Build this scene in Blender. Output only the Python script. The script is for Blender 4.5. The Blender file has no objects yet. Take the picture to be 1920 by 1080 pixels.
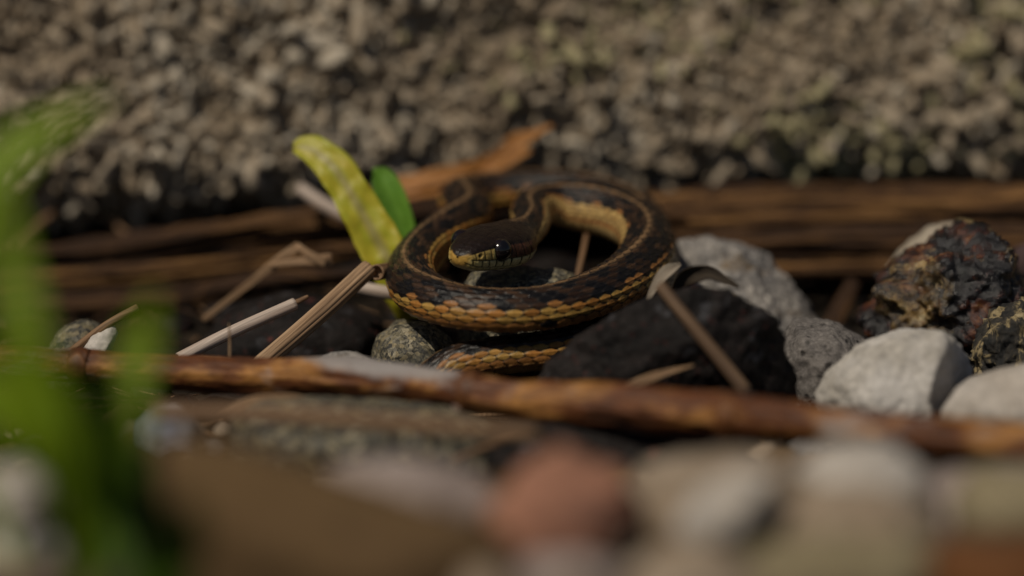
import bpy, bmesh, math, random
import numpy as np
from mathutils import Vector

# ------------------------------------------------------------------ camera, sky, sun, exposure
CM = 0.01                                   # the script thinks in centimetres
ELEV = math.radians(13.0)
DIST = 50.0
TARGET = np.array([0.0, 0.0, 1.0])
FWD = np.array([0.0, math.cos(ELEV), -math.sin(ELEV)])
UPV = np.array([0.0, math.sin(ELEV), math.cos(ELEV)])
CAM = TARGET - FWD * DIST
PXCM = 1920 / 18.0                          # photo pixels per cm at the target distance

scene = bpy.context.scene
COL = scene.collection
cam_data = bpy.data.cameras.new('camera')
cam = bpy.data.objects.new('camera', cam_data)
COL.objects.link(cam)
cam.location = Vector(CAM * CM)
cam.rotation_euler = (math.radians(90) - ELEV, 0, 0)
cam_data.lens = 100
cam_data.sensor_width = 36
cam_data.clip_start = 0.01
cam_data.clip_end = 200
cam_data.dof.use_dof = True
cam_data.dof.focus_distance = (DIST - 1.5) * CM
cam_data.dof.aperture_fstop = 4.9
scene.camera = cam

SUN_DIR = Vector((-0.44, -0.50, 0.90)).normalized()      # towards the sun
sun_el = math.asin(SUN_DIR.z)
sun_az = math.atan2(SUN_DIR.x, SUN_DIR.y)
world = bpy.data.worlds.new('World')
scene.world = world
world.use_nodes = True
wn = world.node_tree
for n in list(wn.nodes):
    wn.nodes.remove(n)
sky = wn.nodes.new('ShaderNodeTexSky')
sky.sky_type = 'NISHITA'
sky.sun_disc = False
sky.sun_elevation = sun_el
sky.sun_rotation = sun_az
bg = wn.nodes.new('ShaderNodeBackground')
bg.inputs[1].default_value = 0.05
wo = wn.nodes.new('ShaderNodeOutputWorld')
wn.links.new(sky.outputs[0], bg.inputs[0])
wn.links.new(bg.outputs[0], wo.inputs[0])
sl = bpy.data.lights.new('sun', 'SUN')
sl.energy = 5.0
sl.angle = math.radians(0.53)
sl.color = (1.0, 0.90, 0.74)
so = bpy.data.objects.new('sun', sl)
COL.objects.link(so)
so.rotation_euler = SUN_DIR.to_track_quat('Z', 'Y').to_euler()
so.location = SUN_DIR * 3
vs = scene.view_settings
vs.view_transform = 'Standard'
vs.look = 'None'
vs.exposure = -0.97
vs.gamma = 1.0
vs.use_curve_mapping = False
scene.cycles.max_bounces = 6

# ------------------------------------------------------------------ helpers
rng = np.random.default_rng(7)
random.seed(7)


def P(px, py, y):
    """the point on the photo ray (px, py) at depth plane y (cm)"""
    d = FWD * DIST + np.array([1.0, 0, 0]) * ((px - 960) / PXCM) + UPV * ((540 - py) / PXCM)
    t = (y - CAM[1]) / d[1]
    return CAM + d * t


def _hash(i, j, k, s):
    h = (i * 374761393 + j * 668265263 + k * 2147483647 + s * 1274126177) & 0xFFFFFFFF
    h = ((h ^ (h >> 13)) * 1274126177) & 0xFFFFFFFF
    h = (h ^ (h >> 16)) & 0xFFFFFFFF
    return h.astype(np.float64) / 2147483648.0 - 1.0


def vnoise(p, seed=0):
    p = np.asarray(p, float)
    i = np.floor(p).astype(np.int64)
    f = p - i
    u = f * f * (3 - 2 * f)
    out = 0
    for a in (0, 1):
        for b in (0, 1):
            for c in (0, 1):
                w = (u[:, 0] if a else 1 - u[:, 0]) * (u[:, 1] if b else 1 - u[:, 1]) * (u[:, 2] if c else 1 - u[:, 2])
                out = out + w * _hash(i[:, 0] + a, i[:, 1] + b, i[:, 2] + c, seed)
    return out


def fbm(p, octaves=4, seed=0, gain=0.5):
    a, s, out = 1.0, 1.0, 0
    for o in range(octaves):
        out = out + a * vnoise(p * s + 17.3 * o, seed + o)
        a *= gain
        s *= 2.03
    return out


def smooth(e0, e1, x):
    t = np.clip((x - e0) / (e1 - e0), 0, 1)
    return t * t * (3 - 2 * t)


def mesh_of(name, V, F, mat=None, uv=None, col=None, flat=False):
    """V in cm; F an (n,3) or (n,4) array or a list of mixed faces"""
    me = bpy.data.meshes.new(name)
    V = np.asarray(V, float) * CM
    if isinstance(F, np.ndarray):
        k = F.shape[1]
        me.vertices.add(len(V))
        me.vertices.foreach_set('co', V.ravel())
        me.loops.add(F.size)
        me.loops.foreach_set('vertex_index', F.astype(np.int32).ravel())
        me.polygons.add(len(F))
        me.polygons.foreach_set('loop_start', np.arange(0, F.size, k, dtype=np.int32))
        me.polygons.foreach_set('loop_total', np.full(len(F), k, dtype=np.int32))
        me.update(calc_edges=True)
    else:
        me.from_pydata(V.tolist(), [], F)
        me.update()
    me.polygons.foreach_set('use_smooth', np.full(len(me.polygons), not flat))
    if uv is not None:
        lay = me.uv_layers.new(name='UVMap')
        idx = np.empty(len(me.loops), dtype=np.int32)
        me.loops.foreach_get('vertex_index', idx)
        lay.data.foreach_set('uv', np.asarray(uv, float)[idx].ravel())
    if col is not None:
        at = me.color_attributes.new('Col', 'FLOAT_COLOR', 'POINT')
        c4 = np.ones((len(V), 4))
        c4[:, :3] = col
        at.data.foreach_set('color', c4.ravel())
    if mat is not None:
        me.materials.append(mat)
    return me


def tag(o, label=None, cat=None, group=None, kind=None):
    if label:
        o['label'] = label
    if cat:
        o['category'] = cat
    if group:
        o['group'] = group
    if kind:
        o['kind'] = kind
    return o


def obj(name, me, parent=None, loc=None):
    """loc in cm: the mesh is given in world cm and moved to sit round loc"""
    o = bpy.data.objects.new(name, me)
    COL.objects.link(o)
    if parent is not None:
        o.parent = parent
    return o


def centred(name, V, F, mat, label, cat, base=None, **kw):
    V = np.asarray(V, float)
    b = np.array([V[:, 0].mean(), V[:, 1].mean(), V[:, 2].min()]) if base is None else np.asarray(base, float)
    o = obj(name, mesh_of(name, V - b, F, mat, **kw))
    o.location = Vector(b * CM)
    return tag(o, label, cat)


def thing(name, base, label, cat, group=None):
    o = bpy.data.objects.new(name, None)
    o.empty_display_size = 0.005
    COL.objects.link(o)
    o.location = Vector(np.asarray(base, float) * CM)
    return tag(o, label, cat, group)


def part(name, V, F, mat, parent, base, **kw):
    return obj(name, mesh_of(name, np.asarray(V, float) - np.asarray(base, float), F, mat, **kw), parent)


def catmull(pts, per=12):
    pts = np.asarray(pts, float)
    ext = np.vstack([2 * pts[0] - pts[1], pts, 2 * pts[-1] - pts[-2]])
    out = []
    for i in range(1, len(ext) - 2):
        p0, p1, p2, p3 = ext[i - 1], ext[i], ext[i + 1], ext[i + 2]
        for t in np.linspace(0, 1, per, endpoint=False):
            out.append(0.5 * ((2 * p1) + (-p0 + p2) * t + (2 * p0 - 5 * p1 + 4 * p2 - p3) * t * t + (-p0 + 3 * p1 - 3 * p2 + p3) * t ** 3))
    out.append(ext[-2])
    return np.array(out)


def resample(pts, ds, n3=3):
    d = np.r_[0, np.cumsum(np.linalg.norm(np.diff(pts[:, :n3], axis=0), axis=1))]
    n = max(2, int(round(d[-1] / ds)) + 1)
    s = np.linspace(0, d[-1], n)
    return np.stack([np.interp(s, d, pts[:, k]) for k in range(pts.shape[1])], 1), s


def frames(C, up):
    T = np.gradient(C, axis=0)
    T /= np.linalg.norm(T, axis=1)[:, None]
    up = np.broadcast_to(np.asarray(up, float), C.shape)
    D = up - (up * T).sum(1)[:, None] * T
    D /= np.linalg.norm(D, axis=1)[:, None]
    S = np.cross(T, D)
    return T, D, S


def tube(ctrl, ds=0.12, n=20, wob=0.0, wobscale=(1, 1), ribs=0, ribamp=0.0, rough=0.0, seed=0, smooth_path=True, hollow=0.0, flat=1.0, up=(0, 0, 1)):
    """ctrl rows: x y z r.  Closed stalk with optional ribs, noise and hollow mouths.  UV = (girth cm, length cm)"""
    ctrl = np.asarray(ctrl, float)
    c = catmull(ctrl, 14) if smooth_path and len(ctrl) > 2 else ctrl
    c, s = resample(c, ds)
    C, R = c[:, :3], c[:, 3]
    T, D, S = frames(C, up)
    a = np.linspace(0, 2 * math.pi, n + 1) + math.pi
    ca, sa = np.cos(a), np.sin(a)
    m = len(s)
    base = np.stack([np.tile(ca, (m, 1)) * 1.2, np.tile(sa, (m, 1)) * 1.2, np.tile(s[:, None] * wobscale[1], (1, n + 1))], -1).reshape(-1, 3)
    d = np.zeros(m * (n + 1))
    if wob:
        d += wob * fbm(base * np.array([wobscale[0], wobscale[0], 1]), 3, seed)
    if rough:
        b2 = base * np.array([4.0, 4.0, 0.55 / max(wobscale[1], 1e-6)]) * np.array([1, 1, 1.0])
        d += rough * fbm(b2 * 2.0, 3, seed + 40)
    d = d.reshape(m, n + 1)
    if ribs:
        d += ribamp * (np.abs(np.cos(a * ribs / 2))[None, :] - 0.5)
    rr = R[:, None] * (1 + d)
    V = C[:, None, :] + rr[..., None] * (ca[None, :, None] * D[:, None, :] + flat * sa[None, :, None] * S[:, None, :])
    V = V.reshape(-1, 3)
    uv = np.stack([np.tile(a, (m, 1)) * R[:, None], np.tile(s[:, None], (1, n + 1))], -1).reshape(-1, 2)
    F = []
    w = n + 1
    for i in range(m - 1):
        for j in range(n):
            F.append((i * w + j, i * w + j + 1, (i + 1) * w + j + 1, (i + 1) * w + j))
    V = list(V)
    uv = list(uv)
    for end, sg in ((0, -1), (m - 1, 1)):
        ring = [end * w + j for j in range(n)]
        if hollow:
            prev = ring
            for (fr, dep) in ((1 - hollow, 0.0), (1 - hollow * 1.1, -0.9)):
                new = []
                for j in range(n):
                    q = C[end] + fr * (V[ring[j]] - C[end]) + T[end] * sg * dep * R[end]
                    new.append(len(V))
                    V.append(q)
                    uv.append((a[j] * R[end], s[end]))
                for j in range(n):
                    k = (j + 1) % n
                    f = (prev[j], prev[k], new[k], new[j])
                    F.append(f if sg > 0 else f[::-1])
                prev = new
            F.append(tuple(prev) if sg > 0 else tuple(prev[::-1]))
        else:
            c0 = len(V)
            V.append(C[end] + T[end] * sg * R[end] * 0.15)
            uv.append((0, s[end]))
            for j in range(n):
                k = (j + 1) % n
                f = (ring[j], ring[k], c0)
                F.append(f if sg > 0 else f[::-1])
    return np.array(V), F, np.array(uv)


def ribbon(ctrl, thick=0.02, nx=8, ds=0.08, cup=0.0, facing=(0, -1, 0.25), crinkle=0.0, seed=0, ragged=0.0, vfold=0.0):
    """ctrl rows: x y z halfwidth twist(deg).  A thin closed blade"""
    c = catmull(np.asarray(ctrl, float), 14)
    c, s = resample(c, ds)
    C, W, TW = c[:, :3], np.maximum(c[:, 3], 0.004), np.radians(c[:, 4])
    T, D, S = frames(C, facing)
    D2 = D * np.cos(TW)[:, None] + S * np.sin(TW)[:, None]
    S2 = np.cross(T, D2)
    u = np.linspace(-1, 1, nx + 1)
    m, w = len(s), nx + 1
    if ragged:
        rg = 1 + ragged * fbm(np.stack([s * 3, 0 * s, 0 * s + seed], 1), 3, seed)
        W = W * rg
    cur = cup * (u[None, :] ** 2) * W[:, None] + vfold * np.abs(u)[None, :] * W[:, None]
    if crinkle:
        q = np.stack([np.tile(s[:, None] * 2.2, (1, w)), u[None, :] * W[:, None] * 4, np.zeros((m, w))], -1).reshape(-1, 3)
        cur = cur + crinkle * fbm(q, 3, seed).reshape(m, w)
    top = C[:, None, :] + (u[None, :] * W[:, None])[..., None] * S2[:, None, :] + cur[..., None] * D2[:, None, :]
    th = thick * (1 - 0.75 * u[None, :] ** 4) * np.minimum(1, W / W.max() + 0.2)[:, None]
    bot = top - th[..., None] * D2[:, None, :]
    V = np.vstack([top.reshape(-1, 3), bot.reshape(-1, 3)])
    uv1 = np.stack([np.tile(u, (m, 1)), np.tile(s[:, None], (1, w))], -1).reshape(-1, 2)
    uv = np.vstack([uv1, uv1])
    N = m * w
    F = []
    for i in range(m - 1):
        for j in range(nx):
            q = (i * w + j, i * w + j + 1, (i + 1) * w + j + 1, (i + 1) * w + j)
            F.append(q)
            F.append(tuple(x + N for x in q[::-1]))
        for j in (0, nx):
            q = (i * w + j, (i + 1) * w + j, (i + 1) * w + j + N, i * w + j + N)
            F.append(q if j == 0 else q[::-1])
    for i in (0, m - 1):
        for j in range(nx):
            q = (i * w + j, i * w + j + 1, i * w + j + 1 + N, i * w + j + N)
            F.append(q if i else q[::-1])
    return V, F, uv


# ------------------------------------------------------------------ materials
def lin(r, g, b):
    f = lambda c: ((c / 255 + 0.055) / 1.055) ** 2.4 if c / 255 > 0.04045 else c / 255 / 12.92
    return (f(r), f(g), f(b), 1)


class M:
    def __init__(self, name, rough=0.7, spec=0.4):
        self.m = bpy.data.materials.new(name)
        self.m.use_nodes = True
        self.t = self.m.node_tree
        self.b = self.t.nodes['Principled BSDF']
        self.out = self.t.nodes['Material Output']
        self.b.inputs['Roughness'].default_value = rough
        self.b.inputs['Specular IOR Level'].default_value = spec
        self.bump_in = None

    def n(self, typ, **kw):
        nd = self.t.nodes.new(typ)
        for k, v in kw.items():
            setattr(nd, k, v)
        return nd

    def l(self, a, b):
        self.t.links.new(a, b)

    def pos(self, scale=(1, 1, 1), uv=False, off=(0, 0, 0)):
        if uv:
            g = self.n('ShaderNodeUVMap').outputs[0]
        else:
            g = self.n('ShaderNodeNewGeometry').outputs['Position']
        mp = self.n('ShaderNodeMapping')
        mp.inputs['Scale'].default_value = scale
        mp.inputs['Location'].default_value = off
        self.l(g, mp.inputs[0])
        return mp.outputs[0]

    def noise(self, vec, scale, detail=4, rough=0.55, dist=0.0):
        nd = self.n('ShaderNodeTexNoise')
        nd.inputs['Scale'].default_value = scale
        nd.inputs['Detail'].default_value = detail
        nd.inputs['Roughness'].default_value = rough
        nd.inputs['Distortion'].default_value = dist
        self.l(vec, nd.inputs['Vector'])
        return nd.outputs[0]

    def vor(self, vec, scale, what='Color', rand=1.0, feature='F1'):
        nd = self.n('ShaderNodeTexVoronoi', feature=feature)
        nd.inputs['Scale'].default_value = scale
        nd.inputs['Randomness'].default_value = rand
        self.l(vec, nd.inputs['Vector'])
        return nd.outputs[what]

    def ramp(self, fac, stops, interp='LINEAR'):
        r = self.n('ShaderNodeValToRGB')
        r.color_ramp.interpolation = interp
        e = r.color_ramp.elements
        while len(e) < len(stops):
            e.new(0.5)
        for el, (p, c) in zip(e, stops):
            el.position = p
            el.color = c if len(c) == 4 else (*c, 1)
        self.l(fac, r.inputs[0])
        return r.outputs[0]

    def mix(self, fac, a, b, mode='MIX'):
        x = self.n('ShaderNodeMix', data_type='RGBA', blend_type=mode)
        for s, v in ((x.inputs[0], fac), (x.inputs[6], a), (x.inputs[7], b)):
            if hasattr(v, 'links') or hasattr(v, 'is_linked'):
                self.l(v, s)
            else:
                s.default_value = v
        return x.outputs[2]

    def sep(self, c, k=0):
        x = self.n('ShaderNodeSeparateColor')
        self.l(c, x.inputs[0])
        return x.outputs[k]

    def bump(self, h, dist_cm, strength=1.0):
        b = self.n('ShaderNodeBump')
        b.inputs['Strength'].default_value = strength
        b.inputs['Distance'].default_value = dist_cm * CM
        self.l(h, b.inputs['Height'])
        if self.bump_in is not None:
            self.l(self.bump_in, b.inputs['Normal'])
        self.bump_in = b.outputs[0]
        self.l(self.bump_in, self.b.inputs['Normal'])

    def color(self, c):
        if hasattr(c, 'is_linked'):
            self.l(c, self.b.inputs['Base Color'])
        else:
            self.b.inputs['Base Color'].default_value = c

    def translucent(self, c, amount):
        tr = self.n('ShaderNodeBsdfTranslucent')
        if hasattr(c, 'is_linked'):
            self.l(c, tr.inputs[0])
        else:
            tr.inputs[0].default_value = c
        mx = self.n('ShaderNodeMixShader')
        mx.inputs[0].default_value = amount
        self.l(self.b.outputs[0], mx.inputs[1])
        self.l(tr.outputs[0], mx.inputs[2])
        self.l(mx.outputs[0], self.out.inputs[0])


def stone_mat(name, base, second, blotch=90, grain=900, grain_amt=0.45, dark=(0.03, 0.028, 0.028, 1), dark_amt=0.25, rough=0.9, bump=0.035, pits=0.0, off=(0, 0, 0), stain=None, spec=0.15):
    m = M(name, rough, spec)
    v = m.pos(off=off)
    big = m.noise(v, blotch, 4, 0.6)
    c = m.mix(m.ramp(big, [(0.38, (0, 0, 0)), (0.62, (1, 1, 1))]), base, second)
    g = m.noise(v, grain, 3, 0.7)
    c = m.mix(grain_amt, c, m.ramp(g, [(0.25, (0.12, 0.12, 0.12)), (0.5, (0.5, 0.5, 0.5)), (0.75, (0.95, 0.95, 0.95))]), 'OVERLAY')
    d = m.noise(v, blotch * 3.3, 5, 0.65)
    c = m.mix(m.ramp(d, [(0.60, (0, 0, 0)), (0.72, (dark_amt,) * 3)]), c, dark)
    if stain:
        st = m.noise(v, blotch * 1.4, 4, 0.6, 0.6)
        c = m.mix(m.ramp(st, [(0.60, (0, 0, 0)), (0.70, (0.8, 0.8, 0.8))]), c, stain)
    if pits:
        p = m.vor(v, 420, 'Distance')
        q = m.ramp(p, [(0.12, (0, 0, 0)), (0.3, (1, 1, 1))])
        m.bump(q, 0.03, pits)
        c = m.mix(m.ramp(p, [(0.10, (pits,) * 3), (0.26, (0, 0, 0))]), c, dark)
    m.color(c)
    m.bump(m.noise(v, grain * 0.33, 8, 0.65), bump)
    return m.m


def granite_mat(name, scale=1500, off=(0, 0, 0), light=1.0):
    m = M(name, 0.7, 0.4)
    v = m.pos(off=off)
    cell = m.sep(m.vor(v, scale, 'Color'))
    L = light
    c = m.ramp(cell, [(0.0, (0.012, 0.012, 0.012)), (0.34, (0.03, 0.03, 0.032)), (0.46, (0.13 * L, 0.11 * L, 0.065 * L)), (0.64, (0.30 * L, 0.24 * L, 0.13 * L)), (0.78, (0.20 * L, 0.18 * L, 0.14 * L)), (0.9, (0.44 * L, 0.38 * L, 0.26 * L))], 'CONSTANT')
    c2 = m.ramp(m.sep(m.vor(v, scale * 2.1, 'Color')), [(0.0, (0.02, 0.02, 0.02)), (0.5, (0.12 * L, 0.11 * L, 0.08 * L)), (1, (0.36 * L, 0.32 * L, 0.22 * L))])
    c = m.mix(0.4, c, c2)
    c = m.mix(m.ramp(m.noise(v, 160, 3), [(0.4, (0, 0, 0)), (0.7, (0.5,) * 3)]), c, (0.03, 0.03, 0.026, 1))
    m.color(c)
    m.bump(m.noise(v, scale * 0.6, 6, 0.7), 0.02)
    return m.m


def wood_mat(name, dark, mid, light, sx=6.0, sy=0.35, rough=0.6, patch=None, patch_pos=0.6, patch_scale=0.5, bump=0.03, off=(0, 0, 0), spec=0.35, bare=None):
    """UV in cm: x round the girth, y along"""
    m = M(name, rough, spec)
    v = m.pos((sx, sy, 1), uv=True, off=off)
    f = m.noise(v, 1.0, 6, 0.65, 0.3)
    c = m.ramp(f, [(0.30, dark), (0.5, mid), (0.70, light)])
    fine = m.noise(m.pos((sx * 5, sy * 3, 1), uv=True, off=off), 1.0, 4, 0.6)
    c = m.mix(0.5, c, m.ramp(fine, [(0.3, (0.15,) * 3), (0.7, (0.85,) * 3)]), 'OVERLAY')
    if patch:
        pv = m.pos((patch_scale * 2.6, patch_scale, 1), uv=True, off=(off[0] + 3.1, off[1] + 5.2, 0))
        p = m.noise(pv, 1.0, 6, 0.7, 1.2)
        c = m.mix(m.ramp(p, [(patch_pos, (0, 0, 0)), (patch_pos + 0.14, (0.85,) * 3)]), c, patch)
    if bare:
        # a bare weathered patch where the bark has come off: centre and half size in UV cm
        (cu, cv), (hu, hv) = bare
        mp = m.pos((1 / hu, 1 / hv, 1), uv=True, off=(-cu / hu, -cv / hv, 0))
        ln = m.n('ShaderNodeVectorMath', operation='LENGTH')
        m.l(mp, ln.inputs[0])
        ad = m.n('ShaderNodeMath', operation='MULTIPLY_ADD')
        m.l(m.noise(m.pos((2.6, 1.3, 1), uv=True, off=off), 1.0, 6, 0.7), ad.inputs[0])
        ad.inputs[1].default_value = 1.3
        m.l(ln.outputs['Value'], ad.inputs[2])
        half = m.n('ShaderNodeMath', operation='MULTIPLY')
        m.l(ad.outputs[0], half.inputs[0])
        half.inputs[1].default_value = 0.5
        c = m.mix(m.ramp(half.outputs[0], [(0.66, (0.9,) * 3), (0.84, (0, 0, 0))]), c, (0.30, 0.275, 0.265, 1))
    m.color(c)
    m.bump(f, bump)
    m.bump(fine, bump * 0.4)
    return m.m


def leaf_mat(name, c1, c2, vein, tr=0.35, rough=0.45, mid=None, sx=3.0, off=(0, 0, 0)):
    m = M(name, rough, 0.4)
    v = m.pos((1.2, 1.4, 1), uv=True, off=off)
    f = m.noise(v, 1.3, 4, 0.6)
    c = m.mix(m.ramp(f, [(0.35, (0, 0, 0)), (0.65, (1, 1, 1))]), c1, c2)
    par = m.noise(m.pos((sx * 3, 0.25, 1), uv=True, off=off), 1.0, 3, 0.6)
    c = m.mix(m.ramp(par, [(0.5, (0, 0, 0)), (0.68, (0.55,) * 3)]), c, vein)
    if mid:
        g = m.n('ShaderNodeUVMap').outputs[0]
        sx_ = m.n('ShaderNodeSeparateXYZ')
        m.l(g, sx_.inputs[0])
        ab = m.n('ShaderNodeMath', operation='ABSOLUTE')
        m.l(sx_.outputs[0], ab.inputs[0])
        c = m.mix(m.ramp(ab.outputs[0], [(0.05, (0.75,) * 3), (0.36, (0, 0, 0))]), c, mid)
    m.color(c)
    m.bump(par, 0.012)
    m.bump(m.noise(m.pos(), 420, 4), 0.015)
    m.translucent(c, tr)
    return m.m


# ------------------------------------------------------------------ ground
def height(x, y):
    p = np.stack([x * 0.35, y * 0.35, np.zeros_like(x)], 1)
    near = np.exp(-((x / 40) ** 2 + (y / 40) ** 2))
    ramp = 1.5 * smooth(7.5, 14.5, -y) * np.exp(-(np.maximum(0, -y - 16) / 12) ** 2) * np.exp(-(x / 40) ** 2)
    return -0.55 + ramp + 0.28 * fbm(p, 4, 3) * near + 0.06 * fbm(p * 6, 3, 9) * near


def build_ground():
    m = M('dark_soil', 0.95, 0.15)
    v = m.pos()
    c = m.ramp(m.noise(v, 160, 6, 0.7), [(0.3, (0.006, 0.005, 0.004)), (0.55, (0.018, 0.013, 0.009)), (0.75, (0.05, 0.035, 0.022))])
    far = m.ramp(m.noise(v, 1.2, 5, 0.6), [(0.35, (0.06, 0.05, 0.04)), (0.65, (0.14, 0.12, 0.10))])
    m.color(c)
    m.bump(m.noise(v, 500, 6, 0.7), 0.06)
    ax = np.unique(np.r_[-np.geomspace(30, 6000, 26), np.linspace(-30, 30, 260), np.geomspace(30, 6000, 26)])
    ay = np.unique(np.r_[-np.geomspace(30, 6000, 26), np.linspace(-30, 30, 260), np.geomspace(30, 6000, 26)])
    X, Y = np.meshgrid(ax, ay)
    x, y = X.ravel(), Y.ravel()
    V = np.stack([x, y, height(x, y)], 1)
    nx, ny = len(ax), len(ay)
    i = (np.arange(ny - 1)[:, None] * nx + np.arange(nx - 1)[None, :]).ravel()
    F = np.stack([i, i + 1, i + nx + 1, i + nx], 1)
    o = obj('ground', mesh_of('ground', V, F, m.m))
    tag(o, 'dark crumbly soil between the stones', 'ground', kind='structure')


build_ground()

# ------------------------------------------------------------------ carpet
CARPET_PROFILE = resample(catmull(np.array([(12.5, -0.35), (11.0, 0.35), (9.6, 1.0), (8.2, 1.33), (7.4, 1.72), (7.1, 2.45), (7.4, 4.0), (8.1, 6.5), (9.2, 10.0), (10.8, 14.0), (13.3, 17.0), (17.0, 18.2), (20.5, 16.5), (21.8, 10.0), (21.4, 3.0), (19.0, -0.45)]), 10), 0.12, 2)[0]  # tall upper rise, out of view, added to block sky light from behind


def carpet_surface(x, k):
    """x along, k fractional index into the profile -> point, normal"""
    pr = CARPET_PROFILE
    kk = np.arange(len(pr))
    y = np.interp(k, kk, pr[:, 0])
    z = np.interp(k, kk, pr[:, 1])
    ty = np.interp(k, kk, np.gradient(pr[:, 0]))
    tz = np.interp(k, kk, np.gradient(pr[:, 1]))
    L = np.hypot(ty, tz)
    ny, nz = -tz / L, ty / L
    lump = 0.22 * fbm(np.stack([x * 0.25, k * 0.035, 0 * x], 1), 3, 61) + 0.16 * fbm(np.stack([x * 1.1, k * 0.12, 0 * x], 1), 3, 67)
    y = y + 0.06 * x
    lift = 0.018 * x * np.clip((z + 0.4) / 1.0, 0, 1)
    Pp = np.stack([x, y + ny * lump, z + nz * lump + lift], 1)
    N = np.stack([0 * x, ny, nz], 1)
    return Pp, N


def build_carpet():
    label = 'beige-grey tufted pile carpet bulging up behind the dry stalks and the snake'
    root = thing('carpet', (0, 13, -0.5), label, 'carpet')
    base = np.array([0, 13, -0.5])
    bm_ = M('carpet_backing', 0.95, 0.1)
    v = bm_.pos()
    bm_.color(bm_.ramp(bm_.noise(v, 260, 4), [(0.35, (0.20, 0.155, 0.105)), (0.7, (0.34, 0.275, 0.195))]))
    bm_.bump(bm_.noise(v, 600, 5), 0.06)
    xs = np.linspace(-26, 26, 200)
    ks = np.linspace(0, len(CARPET_PROFILE) - 1, 190)
    X, K = np.meshgrid(xs, ks)
    Pp, N = carpet_surface(X.ravel(), K.ravel())
    inner = Pp - N * 0.35
    w = len(xs)
    h = len(ks)
    i = (np.arange(h - 1)[:, None] * w + np.arange(w - 1)[None, :]).ravel()
    F = np.stack([i, i + w, i + w + 1, i + 1], 1)
    nV = len(Pp)
    F2 = F[:, ::-1] + nV
    rim = []
    for j in range(h - 1):
        for (a0, sgn) in ((0, 1), (w - 1, -1)):
            q = [j * w + a0, (j + 1) * w + a0, (j + 1) * w + a0 + nV, j * w + a0 + nV]
            rim.append(q[::-1] if sgn > 0 else q)
    for j in range(w - 1):
        for (r0, sgn) in ((0, 1), (h - 1, -1)):
            q = [r0 * w + j, r0 * w + j + 1, r0 * w + j + 1 + nV, r0 * w + j + nV]
            rim.append(q if sgn > 0 else q[::-1])
    part('backing', np.vstack([Pp, inner]), np.vstack([F, F2, np.array(rim)]), bm_.m, root, base)

    # tufts: short bent yarn ends with a swollen frayed tip
    mats = []
    shades = [((0.34, 0.27, 0.19), (0.46, 0.38, 0.285)), ((0.25, 0.19, 0.125), (0.35, 0.275, 0.195)), ((0.42, 0.36, 0.28), (0.58, 0.51, 0.41)), ((0.31, 0.27, 0.145), (0.40, 0.355, 0.21))]
    for k, (a, b) in enumerate(shades):
        m = M('carpet_yarn_%s' % ['beige', 'brown', 'pale', 'olive'][k], 0.8, 0.25)
        v = m.pos()
        cy = m.ramp(m.noise(v, 330, 3), [(0.3, a), (0.7, b)])
        cy = m.mix(m.ramp(m.noise(v, 32, 5, 0.65, 0.5), [(0.50, (0, 0, 0)), (0.66, (0.42,) * 3)]), cy, (0.13, 0.10, 0.07, 1))
        m.color(cy)
        m.bump(m.noise(v, 1800, 3, 0.7), 0.03)
        m.b.inputs['Sheen Weight'].default_value = 0.15
        mats.append(m.m)
    variants = []
    NR, NS = 7, 8
    for q in range(7):
        r = np.random.default_rng(100 + q)
        t = np.linspace(0, 1, NR)
        bend = r.normal(0, 0.10, 2)
        C = np.stack([bend[0] * t ** 2, bend[1] * t ** 2, t * r.uniform(0.24, 0.46)], 1)
        R = np.array([0.07, 0.072, 0.078, 0.088, 0.10, 0.095, 0.05]) * r.uniform(0.65, 1.35)
        a = np.linspace(0, 2 * math.pi, NS, endpoint=False)
        V = []
        for i_ in range(NR):
            tw = 2.2 * t[i_]
            rad = R[i_] * (1 + 0.16 * np.cos(2 * (a + tw)) + r.normal(0, 0.12, NS))
            V.append(C[i_] + np.stack([rad * np.cos(a), rad * np.sin(a), 0.03 * r.normal(0, 1, NS) * t[i_]], 1))
        V = np.vstack(V + [C[-1] + np.array([[0, 0, 0.025]])])
        F = []
        for i_ in range(NR - 1):
            for j in range(NS):
                k = (j + 1) % NS
                F.append((i_ * NS + j, i_ * NS + k, (i_ + 1) * NS + k))
                F.append((i_ * NS + j, (i_ + 1) * NS + k, (i_ + 1) * NS + j))
        for j in range(NS):
            F.append(((NR - 1) * NS + j, (NR - 1) * NS + (j + 1) % NS, NR * NS))
        variants.append((V, np.array(F)))
    r = np.random.default_rng(5)
    step = 0.165
    kmax = len(CARPET_PROFILE) - 1
    xs, ks = [], []
    seg = 0.12
    for row, k in enumerate(np.arange(10 / seg * 0.2, kmax * 0.97, step / seg)):
        n = int(50 / step)
        x = -25 + step * (np.arange(n) + 0.5 * (row % 2)) + r.normal(0, 0.06, n)
        xs.append(x)
        ks.append(np.full(n, k) + r.normal(0, 0.6, n))
    x = np.concatenate(xs)
    k = np.clip(np.concatenate(ks), 0, kmax)
    Pp, N = carpet_surface(x, k)
    # bald or crushed places where the pile has parted
    gap = fbm(Pp * np.array([0.55, 0.55, 0.8]), 3, 77)
    keep = (gap < 0.62) | (r.random(len(x)) < 0.35)
    front = (Pp[:, 2] < 8.0) & (N[:, 1] < 0.1)
    high = ~front & (N[:, 1] < 0.5)
    keep &= (front & (np.abs(Pp[:, 0]) < 16)) | ((front | high) & (r.random(len(x)) < 0.22))
    big = (high | (np.abs(Pp[:, 0]) >= 16))[keep]
    Pp, N, gap = Pp[keep], N[keep], gap[keep]
    n = len(Pp)
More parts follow.
